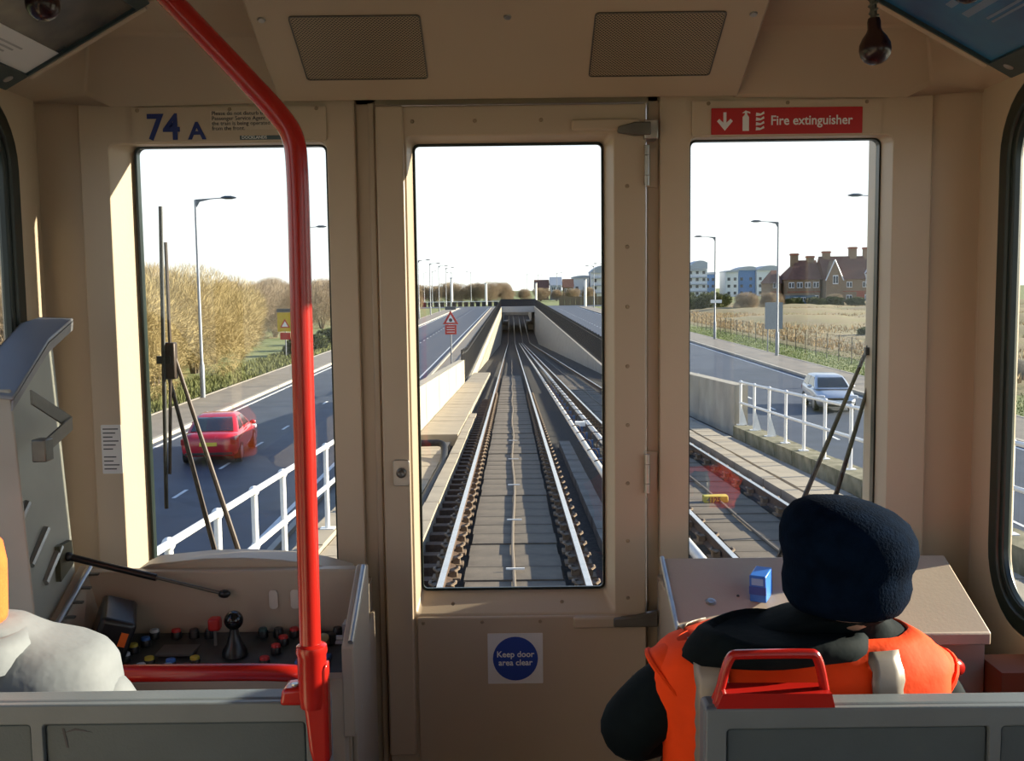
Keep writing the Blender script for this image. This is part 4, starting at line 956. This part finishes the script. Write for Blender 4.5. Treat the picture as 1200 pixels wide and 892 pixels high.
for k, y in enumerate([53.5, 75, 98, 121, 145, 169, 193, 217, 241]):
    o_ = lampR if k == 0 else copy_tree(lampR); o_.location = (19.3, y, RD + .12); tag(o_, 'grey street lamp by the wire fence, %s past the silver car' % ORD[k])
for k, (x, y) in enumerate(((-34, 300), (-26, 311), (-18, 316), (-12, 312), (6, 380), (16, 360), (30, 330), (38, 300), (46, 310), (-22, 290), (11, 420))):
    o_ = copy_tree(lampL, rz=k * 1.3); o_.location = (x, y, RD); tag(o_, 'distant street lamp around the road junction beyond the underpass', 'street lamp', 'lamps around the far junction')
# ---- signs
sg = root('road_sign', (-3.4, 58, RD), 'red triangular warning sign with red plate below, behind the parapet', 'sign')
MB().cyl((-3.4, 58, RD), (-3.4, 58, RD + 4.05), .045, n=8).build('post', POSTG, sg)
MB().prism([(-3.84, 57.93, RD + 3.30), (-2.96, 57.93, RD + 3.30), (-3.4, 57.93, RD + 4.06)], (0, .03, 0)).build('triangle', SIGNR, sg)
MB().prism([(-3.65, 57.915, RD + 3.39), (-3.15, 57.915, RD + 3.39), (-3.4, 57.915, RD + 3.84)], (0, .012, 0)).build('triangle_face', WHITEP, sg)
MB().lathe([(.10, 0), (.10, .01)], (-3.4, 57.905, RD + 3.53), (0, -1, 0), 12).build('symbol', INK, sg)
MB().box(-3.72, -3.08, 57.93, 57.96, RD + 2.72, RD + 3.25).build('plate', SIGNR, sg)
for k in range(3): MB().box(-3.62, -3.18, 57.915, 57.93, RD + 2.84 + .14 * k, RD + 2.87 + .14 * k).build('text_line', WHITEP, sg)
MB().box(-3.7, -3.1, 57.95, 58.2, RD + 4.10, RD + 4.28).build('sign_light', HEADG, sg)
sy = root('road_sign', (-18.00, 82.20, RD), 'yellow sign with a triangle beside the bushes and pavement', 'sign')
MB().cyl((-18.00, 82.30, RD), (-18.00, 82.30, RD + 3.6), .05, n=8).build('post', POSTG, sy)
MB().box(-18.60, -17.40, 82.20, 82.24, RD + 2.0, RD + 3.5).build('board', mat('sign_yellow', (.60, .42, .02), .5), sy)
MB().prism([(-18.40, 82.17, RD + 2.3), (-17.60, 82.17, RD + 2.3), (-18.00, 82.17, RD + 3.0)], (0, .02, 0)).build('triangle', SIGNR, sy)
MB().prism([(-18.25, 82.16, RD + 2.38), (-17.75, 82.16, RD + 2.38), (-18.00, 82.16, RD + 2.82)], (0, .008, 0)).build('triangle_face', WHITEP, sy)
MB().box(-18.40, -17.60, 82.17, 82.20, RD + 1.35, RD + 1.9).build('plate', SIGNR, sy)
MB().box(-18.60, -17.40, 82.10, 82.50, RD + 3.55, RD + 3.8).build('sign_light', HEADG, sy)
bk = root('road_sign', (19.9, 79, RD), 'grey back of a large road sign fixed behind the street lamp', 'sign')
MB().box(19.4, 20.75, 79, 79.06, RD + 4.35 - 2.5, RD + 4.2 - .3).build('board', mat('sign_back', (.22, .25, .28), .5, .4), bk)
for x in (19.65, 20.5): MB().cyl((x, 79.12, RD), (x, 79.12, RD + 3.9), .045, n=8).build('post', POSTG, bk)
wsn = root('road_sign', (19.3, 98.2, RD + 2.6), 'small white plate on the street lamp by the fence', 'sign')
MB().box(18.85, 19.9, 97.75, 97.79, RD + 3.55, RD + 3.85).build('plate', WHITEP, wsn)
MB().box(19.2, 19.4, 97.79, 97.92, RD + 3.6, RD + 3.8).build('clamp', POSTG, wsn)

# ---- wire fence along the field
wf = root('wire_fence', (21.5, 40, RD), 'thin wire fence with dark posts between the verge and the dry field', 'fence')
pmf = MB().box(-.022, .022, -.022, .022, -.1, 1.75).mesh('fence_post', mat('fence_post_dark', (.09, .08, .065), .8), smooth=False)
FX = lambda y: 22.6 if y > 58 else 22.6 + (58 - y) * .9
y = 55.0; fy = []
while y < 200:
    fy.append(y); piece('fence_post', pmf, wf, (FX(y), y, RD)); y += 2.7
wm = MB()
for z in (.3, .65, 1.0, 1.35, 1.68):
    wm.tube([(FX(q), q, RD + z) for q in fy], .007, 4)
wm.build('wires', DKFEN, wf)
gp = MB().tube([(22.4, 55.2, RD - .1), (22.4, 57.4, RD + 1.7)], .06, 6).tube([(22.3, 56.0, RD), (22.3, 56.0, RD + 1.9)], .07, 6); gp.build('corner_brace', RUST, wf)
mh = root('earth_mound', (27.0, 57, RD - .1), 'dark mound of earth on the verge by the fence corner', 'mound')
MB().lathe([(2.6, 0), (2.2, .5), (1.3, 1.05), (.5, 1.3), (.05, 1.35)], (27.0, 57, RD - .1), (0, 0, 1), 14).build('heap', mat('dark_earth', (.05, .045, .035), .95, var=.4, scale=3, bump=1, bscale=5), mh)

# ============================================================ cars
def car(name, body_m, lab, L, W, Hh, sedan, fwd_lights):
    r_ = root(name, (0, 0, 0), lab, 'car'); hw = W / 2; h2 = L / 2
    st = [(-h2, .80, .42, .80), (-h2 + .08, .92, .30, .93), (-h2 + .5, .985, .22, .97), (-.5, 1, .19, .93), (.6, 1, .19, .93), (h2 - 1.05, .985, .2, .90), (h2 - .35, .94, .22, .76), (h2 - .10, .84, .30, .66), (h2, .66, .38, .56)]
    if not sedan: st[0] = (-h2, .82, .40, .90); st[1] = (-h2 + .08, .93, .28, .98)
    def ring(y, k, zb, zt):
        q = hw * k; a = [(0, zb), (q * .84, zb), (q * .965, zb + .12), (q, zb + .42 * (zt - zb)), (q * .985, zt - .13), (q * .92, zt - .03), (q * .6, zt + .005), (0, zt + .015)]
        return [Vector((x, y, z)) for x, z in a] + [Vector((-x, y, z)) for x, z in a[-2:0:-1]]
    MB().loft([ring(*q) for q in st]).build('body', body_m, r_, ang=55)
    if sedan: cab = [(.88, -1.62, 1.18, .90), (1.05, -1.36, .88, .85), (1.25, -1.02, .50, .76), (1.37, -.74, .22, .68), (1.42, -.50, .02, .55)]
    else: cab = [(.90, -h2 + .10, 1.05, .90), (1.05, -h2 + .16, .80, .86), (1.25, -h2 + .30, .45, .77), (1.37, -h2 + .48, .20, .70), (1.42, -h2 + .8, -.05, .56)]
    cab = [(z * Hh / 1.42, a, b, k) for z, a, b, k in cab]
    cr = []
    for z, a, b, k in cab:
        cr.append([Vector((x, y, z)) for x, y in rrect(-hw * k, hw * k, a, b, .16, 4)])
    MB().loft(cr).build('cabin', body_m, r_, ang=50)
    def ci(z):
        for p, q in zip(cab[:-1], cab[1:]):
            if z <= q[0]: t = (z - p[0]) / (q[0] - p[0]); return [p[i] + (q[i] - p[i]) * t for i in range(4)]
        return cab[-1]
    GD = mat(name + '_glass', (.02, .026, .034), .06, var=.1, spec=.8)
    zl, zh = ci(.97 * Hh / 1.42), ci(1.33 * Hh / 1.42)
    def pane(nm, pts, nrm):
        MB().prism(pts, Vector(nrm) * .014).build(nm, GD, r_)
    def slope_pane(nm, idx, sg, wf):
        rows = []
        for off in (0.0, .016):
            rows.append([[Vector((f * hw * k[3] * wf, k[idx] + sg * (.004 + off), k[0] + off * .5)) for f in (-1, -.5, 0, .5, 1)] for k in (ci(zl[0] + (zh[0] - zl[0]) * t / 8) for t in range(9))])
        m_ = MB(); m_.loft(rows[1], caps=False, closed=False)
        edge = lambda q: q[0] + [r[-1] for r in q[1:]] + q[-1][-2::-1] + [r[0] for r in q[-2:0:-1]]
        m_.loft([edge(rows[0]), edge(rows[1])], caps=False); m_.build(nm, GD, r_, ang=60)
    slope_pane('rear_window', 1, -1, .84); slope_pane('windscreen', 2, 1, .86)
    for s in (-1, 1):
        mid = (zl[1] + zl[2]) / 2 - .05
        pane('side_window', [(s * (hw * zl[3] + .002), zl[1] + .30, zl[0]), (s * (hw * zl[3] + .002), mid - .05, zl[0]), (s * (hw * zh[3] + .002), mid - .05, zh[0]), (s * (hw * zh[3] + .002), zh[1] + .18, zh[0])], (s, 0, .2))
        pane('side_window', [(s * (hw * zl[3] + .002), mid + .05, zl[0]), (s * (hw * zl[3] + .002), zl[2] - .28, zl[0]), (s * (hw * zh[3] + .002), zh[2] - .12, zh[0]), (s * (hw * zh[3] + .002), mid + .05, zh[0])], (s, 0, .2))
        MB().ball((s * (hw + .06), zl[2] - .38, .98 * Hh / 1.42), (.10, .06, .07), 10, 7).build('door_mirror', body_m, r_)
        for y in (-h2 + .82, h2 - .85):
            w_ = MB().cyl((s * (hw - .20), y, .31), (s * (hw + .005), y, .31), .31, n=20).build('wheel', BLK, r_)
            MB().lathe([(.20, 0), (.19, .012), (.06, .02), (.02, .02)], (s * (hw + .004), y, .31), (s, 0, 0), 14).build('hub', STEEL, w_)
        MB().box(s * hw * .93 - .17 if s > 0 else s * hw * .93, s * hw * .93 if s > 0 else s * hw * .93 + .17, -h2 + .0, -h2 + .12, .66, .84).build('tail_light', mat('tail_red', (.25, .01, .01), .2), r_, bevel=.02)
        MB().box(s * hw * .80 - .15, s * hw * .80 + .15, h2 - .30, h2 - .08, .58, .72).build('headlight', mat('head_lens', (.6, .62, .65), .1), r_, bevel=.03)
    pl_ = MB().box(-.26, .26, -h2 - .02, -h2 + .02, .62, .73).build('number_plate', mat('plate_yellow', (.70, .55, .06), .5), r_)
    MB().box(-.26, .26, h2 - .02, h2 + .015, .40, .51).build('number_plate', WHITEP, r_)
    MB().box(-.42, .42, h2 - .06, h2 + .01, .53, .62).build('grille', BLKP, r_, bevel=.01)
    MB().box(-.5, .5, h2 - .08, h2 + .005, .26, .36).build('air_intake', BLKP, r_, bevel=.01)
    MB().box(-hw * .8, hw * .8, -h2 - .01, -h2 + .1, .34, .42).build('bumper_strip', BLKP, r_, bevel=.01)
    return r_
c1 = car('red_car', mat('car_red', (.42, .012, .025), .25, var=.04, coat=.6), 'red saloon car driving away on the road beside the bushes', 4.5, 1.76, 1.43, True, False)
c1.location = (-9.55, 33.5, RD + .005); c1.rotation_euler = (0, 0, math.radians(6))
c2 = car('silver_car', mat('car_silver', (.50, .53, .58), .3, .5, var=.04, coat=.5), 'silver hatchback driving towards the train beyond the white railing', 3.85, 1.66, 1.43, False, True)
c2.location = (13.60, 44.2, RD + .005); c2.rotation_euler = (0, 0, math.pi - math.radians(5))
for k, (x, y, col) in enumerate(((-7.2, 190, (.5, .5, .52)), (10.5, 232, (.25, .03, .03)), (-30, 268, (.05, .1, .3)))):
    pass

# ============================================================ vegetation
def bush_mesh(nm, n, rx, ry, rz, m, tw=.022, ln=.8, seed=1, up=.5):
    rnd = random.Random(seed); V = []; Fs = []
    lobes = [(rnd.uniform(-.75, .75) * rx, rnd.uniform(-.75, .75) * ry, rz * rnd.uniform(.45, 1.35), rnd.uniform(.32, .5)) for _ in range(16)] + [(0, 0, rz, .75)] * 3
    for _ in range(n):
        lx, ly, lzc, k = rnd.choice(lobes)
        while True:
            u = Vector((rnd.uniform(-1, 1), rnd.uniform(-1, 1), rnd.uniform(-1, 1)))
            if .15 < u.length < 1: break
        u = u.normalized() * (u.length ** .45)
        p = Vector((lx + u.x * rx * k, ly + u.y * ry * k, max(.05, lzc + u.z * rz * k * 1.1)))
        d = (u * .8 + Vector((rnd.gauss(0, .5), rnd.gauss(0, .5), up + rnd.gauss(0, .35)))).normalized()
        L = ln * rnd.uniform(.5, 1.3); s = d.cross(Vector((rnd.gauss(0, 1), rnd.gauss(0, 1), rnd.gauss(0, 1)))).normalized() * tw * rnd.uniform(.6, 1.5)
        b = len(V); V += [p - s, p + s, p + d * L]; Fs.append((b, b + 1, b + 2))
    me = bpy.data.meshes.new(nm); me.from_pydata(V, [], Fs); me.materials.append(m); return me
TW1 = mat('twigs_yellow', (.44, .33, .13), .9, var=.35, scale=.6, col2=(.50, .40, .20))
TW2 = mat('twigs_brown', (.34, .25, .16), .9, var=.35, scale=.5, col2=(.42, .33, .22))
TW3 = mat('leaves_green', (.06, .09, .025), .9, var=.4, scale=.6, col2=(.13, .14, .04))
BARK = mat('bark', (.10, .075, .05), .9, var=.2)
MS = {'y': [bush_mesh('twigs', 62000, 4.4, 4.4, 3.5, TW1, .0085, .55, s, .4) for s in (1, 2)], 'b': [bush_mesh('twigs', 56000, 4.2, 4.2, 3.9, TW2, .0080, .75, s, .6) for s in (3, 4)],
      'g': [bush_mesh('foliage', 14000, 2.2, 2.2, 1.5, TW3, .06, .35, s, .3) for s in (5,)]}
trk = MB()
for k in range(7):
    a = k * 2.4; t = Vector((math.cos(a) * 1.5, math.sin(a) * 1.5, 3.5)); trk.tube([(math.cos(a) * .15, math.sin(a) * .15, -.1), t * .5 + Vector((0, 0, .3)), t], [.10, .06, .02], 6)
trm_ = trk.mesh('stems', BARK)
def bush(kind, i, x, y, sc, lab, grp, sz=None):
    r_ = root('bush' if kind != 'b' else 'bare_tree', (x, y, RD - .05), lab, 'bush' if kind != 'b' else 'tree', grp)
    f_ = bpy.data.objects.new('twigs' if kind != 'g' else 'foliage', MS[kind][i % len(MS[kind])]); C.objects.link(f_); f_.parent = r_
    t_ = bpy.data.objects.new('stems', trm_); C.objects.link(t_); t_.parent = r_
    r_.rotation_euler = (0, 0, i * 1.7); r_.scale = (sc, sc, sz or sc)
    if kind == 'g': t_.scale = (.5, .5, .4)
rb = random.Random(3)
GY = 'yellowish bushes beside the pavement'
for i, (x, y, s_) in enumerate(((-20.3, 58.5, .94), (-20.7, 67.2, .98), (-21.9, 75.8, .80), (-20.4, 49.8, .92), (-29.6, 62.5, 1.12), (-31.8, 73.5, 1.12))):
    bush('y', i, x, y, s_, sz=s_ * 1.12, lab='dense yellowish leafless bush behind the pavement', grp=GY)
for i, (x, y, s_) in enumerate(((-20.4, 41.3, .86), (-30.2, 41.5, 1.1), (-30.2, 52, 1.12), (-41, 47, 1.15), (-41, 58.5, 1.2), (-41, 70.5, 1.2), (-29.5, 83.3, 1.05), (-41, 36, 1.1), (-41, 82.5, 1.15))):
    bush('b', i, x, y, s_, 'bare brown twiggy tree among the roadside bushes', 'bare trees among the bushes')
for i in range(16):
    y = 96 + i * 10.5 + rb.uniform(-1, 1); bush('b', i + 20, -24 - rb.uniform(0, 3) - (i % 2) * 8, y, rb.uniform(.78, 1.0), 'bare brown tree along the road, %s past the yellow sign' % ORD[i], 'bare trees along the road')
for i in range(20):
    bush('b', i + 50, -88 + i * 4.5 + rb.uniform(-.4, .4), 326 + (i % 2) * 11 + rb.uniform(-.5, .5), rb.uniform(.8, .95), 'bare tree in the row beyond the far junction', 'trees beyond the far junction')
for i in range(6):
    bush('b', i + 90, -1 + i * 5.6, 354 + (i % 2) * 5, .55 + .05 * (i % 3), 'low bare tree behind the underpass portal', 'low trees behind the portal')
for i, (x, y, s_) in enumerate(((-17.2, 84, .5), (-17.4, 91, .5), (-17.6, 100, .55))): bush('g', i, x, y, s_, 'low green shrub at the foot of the bare trees', 'low green shrubs by the road')
for i, (x, y, s_) in enumerate(((56.2, 223, .85), (60.8, 223, .8), (65.3, 222.5, .82), (69.8, 223, .85), (74.3, 223, .8), (78.9, 222.5, .88), (83.7, 223, .86), (88.4, 223, .9))):
    bush('g', i + 4, x, y, s_, 'low dark shrub in front of the brick houses', 'shrubs before the houses', s_ * .95)
for i, (x, y, s_) in enumerate(((32.5, 199, 1.15), (38.8, 201, 1.2), (34.0, 208, 1.3), (41.0, 210, 1.3))): bush('g', i + 14, x, y, s_, 'rounded green bush at the far edge of the field', 'green bushes at the field edge')
for i, (x, y, s_) in enumerate(((43.4, 190, .52), (49.0, 195, .5), (71.6, 229.2, .40))): bush('b', i + 80, x, y, s_, 'bare brown bush between the green bushes and the houses', 'bare bushes before the houses')
for i, (x, y) in enumerate(((38, 82), (33.5, 95))): bush('g', i + 20, x, y, .7, 'small dark bush growing in the dry field', 'bushes in the field', .45)

# ============================================================ buildings
BRICK = mat('brick_brown', (.24, .165, .10), .9, var=.15, scale=3); BRICKR = mat('brick_red', (.30, .085, .05), .9, var=.15, scale=3)
ROOFT = mat('roof_tiles', (.155, .075, .050), .85, var=.2, scale=1.5); WINF = mat('window_frame_white', (.72, .73, .74), .5); WING = mat('window_dark', (.04, .05, .06), .15)
def win(parent, x, y, z, w, h, face=-1):
    f_ = MB().box(x - w / 2, x + w / 2, y - .06, y + .06, z, z + h).build('window', WINF, parent)
    for s in (-1, 1): MB().box(x + s * w / 4 - w * .19, x + s * w / 4 + w * .19, y - .09, y - .05, z + h * .1, z + h * .9).build('pane', WING, f_)
def gable(mb, x0, x1, y0, y1, ze, zr, ov=.3):   # ridge along x
    ym = (y0 + y1) / 2
    return mb.prism([(x0 - ov, y0 - ov, ze - .15), (x0 - ov, ym, zr), (x0 - ov, y1 + ov, ze - .15)], (x1 - x0 + 2 * ov, 0, 0))
GZ = RD - .1
def house(x0, x1, y0, ze, zr, lab, chs, hip=0, gab=None, red=None, nwin=4, dorm=None):
    r_ = root('brick_house', ((x0 + x1) / 2, y0 + 4, GZ), lab, 'house')
    MB().box(x0, x1, y0, y0 + 9, GZ, ze).build('wall', BRICK, r_)
    if hip:
        MB().add([(x0 - .3, y0 - .3, ze - .1), (x1 + .3, y0 - .3, ze - .1), (x1 + .3, y0 + 9.3, ze - .1), (x0 - .3, y0 + 9.3, ze - .1), (x0 + hip, y0 + 4.5, zr), (x1 + .3, y0 + 4.5, zr)], [(0, 1, 5, 4), (2, 3, 4, 5), (3, 0, 4), (1, 2, 5), (0, 3, 2, 1)]).build('roof', ROOFT, r_, smooth=False)
    else: gable(MB(), x0, x1, y0, y0 + 9, ze, zr).build('roof', ROOFT, r_, smooth=False)
    for x, z in chs:
        c_ = MB().box(x - .8, x + .8, y0 + 3.9, y0 + 5.1, zr - 2, z).build('chimney', BRICK, r_); MB().box(x - .95, x + .95, y0 + 3.75, y0 + 5.25, z - .4, z - .1).build('chimney_cap', BRICKR, c_)
    MB().box(x0 - .04, x1 + .04, y0 - .06, y0, GZ + 3.2, GZ + 3.4).build('string_course', BRICKR, r_)
    for k in range(nwin):
        x = x0 + (x1 - x0) * (k + .5) / nwin
        win(r_, x, y0, GZ + 4.2, 1.3, 1.3); win(r_, x, y0, GZ + 1.0, 1.3, 1.5)
    if red: MB().box(red - .9, red + .9, y0 - .12, y0, GZ, GZ + 3.2).build('brick_panel', BRICKR, r_)
    if gab:
        gx, gw, gz = gab
        g_ = MB().prism([(gx - gw, y0 - .8, GZ), (gx + gw, y0 - .8, GZ), (gx + gw, y0 - .8, ze - .2), (gx, y0 - .8, gz), (gx - gw, y0 - .8, ze - .2)], (0, 4, 0)).build('gable', BRICK, r_)
        for s in (-1, 1): MB().tube([(gx + s * (gw + .15), y0 - .9, ze - .4), (gx, y0 - .9, gz + .1)], .13, 4).build('bargeboard', WINF, g_)
        win(r_, gx + .2, y0 - .85, ze - 1.2, 1.2, 2.0)
    if dorm:
        dx = dorm; d_ = MB().prism([(dx - 1.1, y0 - .4, ze - 1.2), (dx + 1.1, y0 - .4, ze - 1.2), (dx + 1.1, y0 - .4, ze + 1.2), (dx, y0 - .4, ze + 2.5), (dx - 1.1, y0 - .4, ze + 1.2)], (0, 3.5, 0)).build('dormer', WINF, r_)
        for s in (-1, 1): MB().tube([(dx + s * 1.25, y0 - .5, ze + 1.05), (dx, y0 - .5, ze + 2.6)], .13, 4).build('bargeboard', ROOFT, d_)
        win(r_, dx, y0 - .42, ze - .8, 1.6, 1.6)
    return r_
house(63.5, 71.0, 238, 2.2, 6.6, 'brick house with hipped red-brown tiled roof and chimney', [(66.2, 8.2), (69.9, 7.6)], hip=3.2, nwin=4)
house(60.4, 62.8, 241, 1.4, 4.4, 'small brick wing with low tiled roof at the end of the houses', [], hip=1.2, nwin=1)
house(71.75, 90.0, 236.5, 2.2, 7.4, 'long brick house with white gable, dormer and tall chimneys', [(73.2, 8.6), (79.3, 9.5), (82.6, 9.4), (88, 9.5)], gab=(73.6, 1.9, 6.4), red=79.8, nwin=5, dorm=82.0)
bc_ = root('blue_hut', (64.5, 231, GZ), 'low blue hut with windows in front of the brick houses', 'hut')
MB().box(62.0, 67.5, 230, 234, GZ, GZ + 2.6).build('wall', mat('hut_blue', (.07, .13, .20), .6), bc_); MB().box(61.8, 67.7, 229.8, 234.2, GZ + 2.6, GZ + 2.8).build('roof', DKST, bc_)
for x in (63.3, 64.9): win(bc_, x, 230, GZ + 1.3, 1.0, .9)
APW = mat('apartment_white', (.62, .64, .66), .7); APB = mat('apartment_blue', (.09, .20, .42), .6); APG = mat('apartment_grey', (.35, .38, .42), .6)
def flats(x0, x1, y, zt, m, lab, curve=1.0, stripes=False):
    r_ = root('apartment_block', ((x0 + x1) / 2, y + 6, GZ), lab, 'building')
    MB().box(x0, x1, y, y + 12, GZ, zt).build('wall', m, r_)
    pr = [(x0 - .05, zt), (x1 + .05, zt)] + [(x1 + .05 - (x1 - x0 + .1) * t, zt + .4 + curve * math.sin(math.pi * (.25 + .75 * t)) ) for t in (0, .2, .4, .6, .8, 1)]
    MB().prism([(x, y - .6, z) for x, z in pr], (0, 13, 0)).build('roof', APG, r_)
    n = max(2, int((x1 - x0) / 2.6)); fl = int((zt - GZ) / 2.8)
    for k in range(fl):
        if stripes: MB().box(x0 + .2, x1 - .2, y - .9, y, GZ + 2.8 * k + 2.2, GZ + 2.8 * k + 2.6).build('balcony', APG, r_)
        for j in range(n):
            x = x0 + (x1 - x0) * (j + .5) / n
            MB().box(x - .55, x + .55, y - .05, y + .02, GZ + 2.8 * k + .9, GZ + 2.8 * k + 2.1).build('window', WING, r_)
flats(71.5, 79.5, 420, 7.4, APW, 'white apartment block with grey balconies beyond the field', 3.0, True)
flats(80.5, 85.0, 430, 5.2, APB, 'narrow blue apartment block between two white ones', .6)
flats(86, 91, 415, 5.8, APW, 'slim white apartment block beside the blue block', .5)
flats(91.2, 98.5, 418, 6.6, APB, 'blue apartment block with curved roof beyond the field', 1.2)
flats(98.7, 107, 416, 6.4, APW, 'white apartment block with swept curved roof beyond the field', 1.6)
flats(24, 30, 400, 4.2, APW, 'low white block beyond the far junction', .6)
flats(30.5, 37, 395, 6.0, APW, 'white building with swept roof beyond the far junction', 2.4, True)
flats(37.5, 46, 405, 4.0, APB, 'pale blue building beyond the far junction', .5)
for i, (x0, x1, zt, lab) in enumerate(((9, 14.0, .6, 'small distant brick house beyond the underpass, next to the grey one'), (14.8, 18.8, 1.6, 'distant grey house between two brick houses beyond the underpass'), (19.6, 23.2, .8, 'distant brick house beyond the underpass, next to the white block'))):
    r_ = root('distant_house', ((x0 + x1) / 2, 390, GZ), lab, 'house'); MB().box(x0, x1, 385, 393, GZ, zt).build('wall', (BRICK, APG, BRICK)[i], r_); gable(MB(), x0, x1, 385, 393, zt, zt + 3).build('roof', ROOFT if i != 1 else APG, r_, smooth=False)
    for k in range(2): win(r_, x0 + (x1 - x0) * (k + .5) / 2, 385, zt - 2, 1.2, 1.4)
# far junction furniture
for x, y, h, lab in ((-16.0, 280, 7.5, 'white post with a barrier beside the road near the far junction'), (-7.2, 300, 6.0, 'slim white post among the far trees'), (8.0, 330, 6.0, 'white post behind the underpass portal'), (18.8, 262, 6.6, 'tall white post at the far junction beside the pale building')):
    r_ = root('white_post', (x, y, RD), lab, 'post'); MB().cyl((x, y, RD), (x, y, RD + h), .33, n=8).build('post', WRAIL, r_); MB().cyl((x, y, RD + h), (x, y, RD + h + .3), .4, n=8).build('cap', APG, r_)
wf2 = root('timber_fence', (24, 280, RD), 'brown timber fence along the far junction', 'fence')
for k in range(14): MB().box(13 + k * 1.5, 14.45 + k * 1.5, 280, 280.1, RD - .05, RD + 2.3).build('fence_board', mat('timber_brown', (.20, .15, .09), .9) if k == 0 else bpy.data.materials['timber_brown'], wf2)
wf3 = root('barrier', (-20, 255, RD), 'white and red barrier beside the road near the far junction', 'barrier')
for k in range(6): MB().box(-22.6 + k * .05, -22.4 + k * .05, 176 + k * 6, 180.5 + k * 6, RD + .2, RD + 1.5).build('barrier_panel', WRAIL if k % 2 == 0 else SIGNR, wf3)
hg_ = root('dark_railing', (-12, 278, RD), 'dark low railing across the far end of the road', 'railing')
for k in range(16): MB().box(-27 + k * 1.6, -25.9 + k * 1.6, 277.5, 277.6, RD, RD + 1.2).build('railing_panel', DKFEN, hg_)
MB().box(-27, -1.5, 277.45, 277.65, RD + 1.25, RD + 1.4).build('top_bar', WRAIL, hg_)
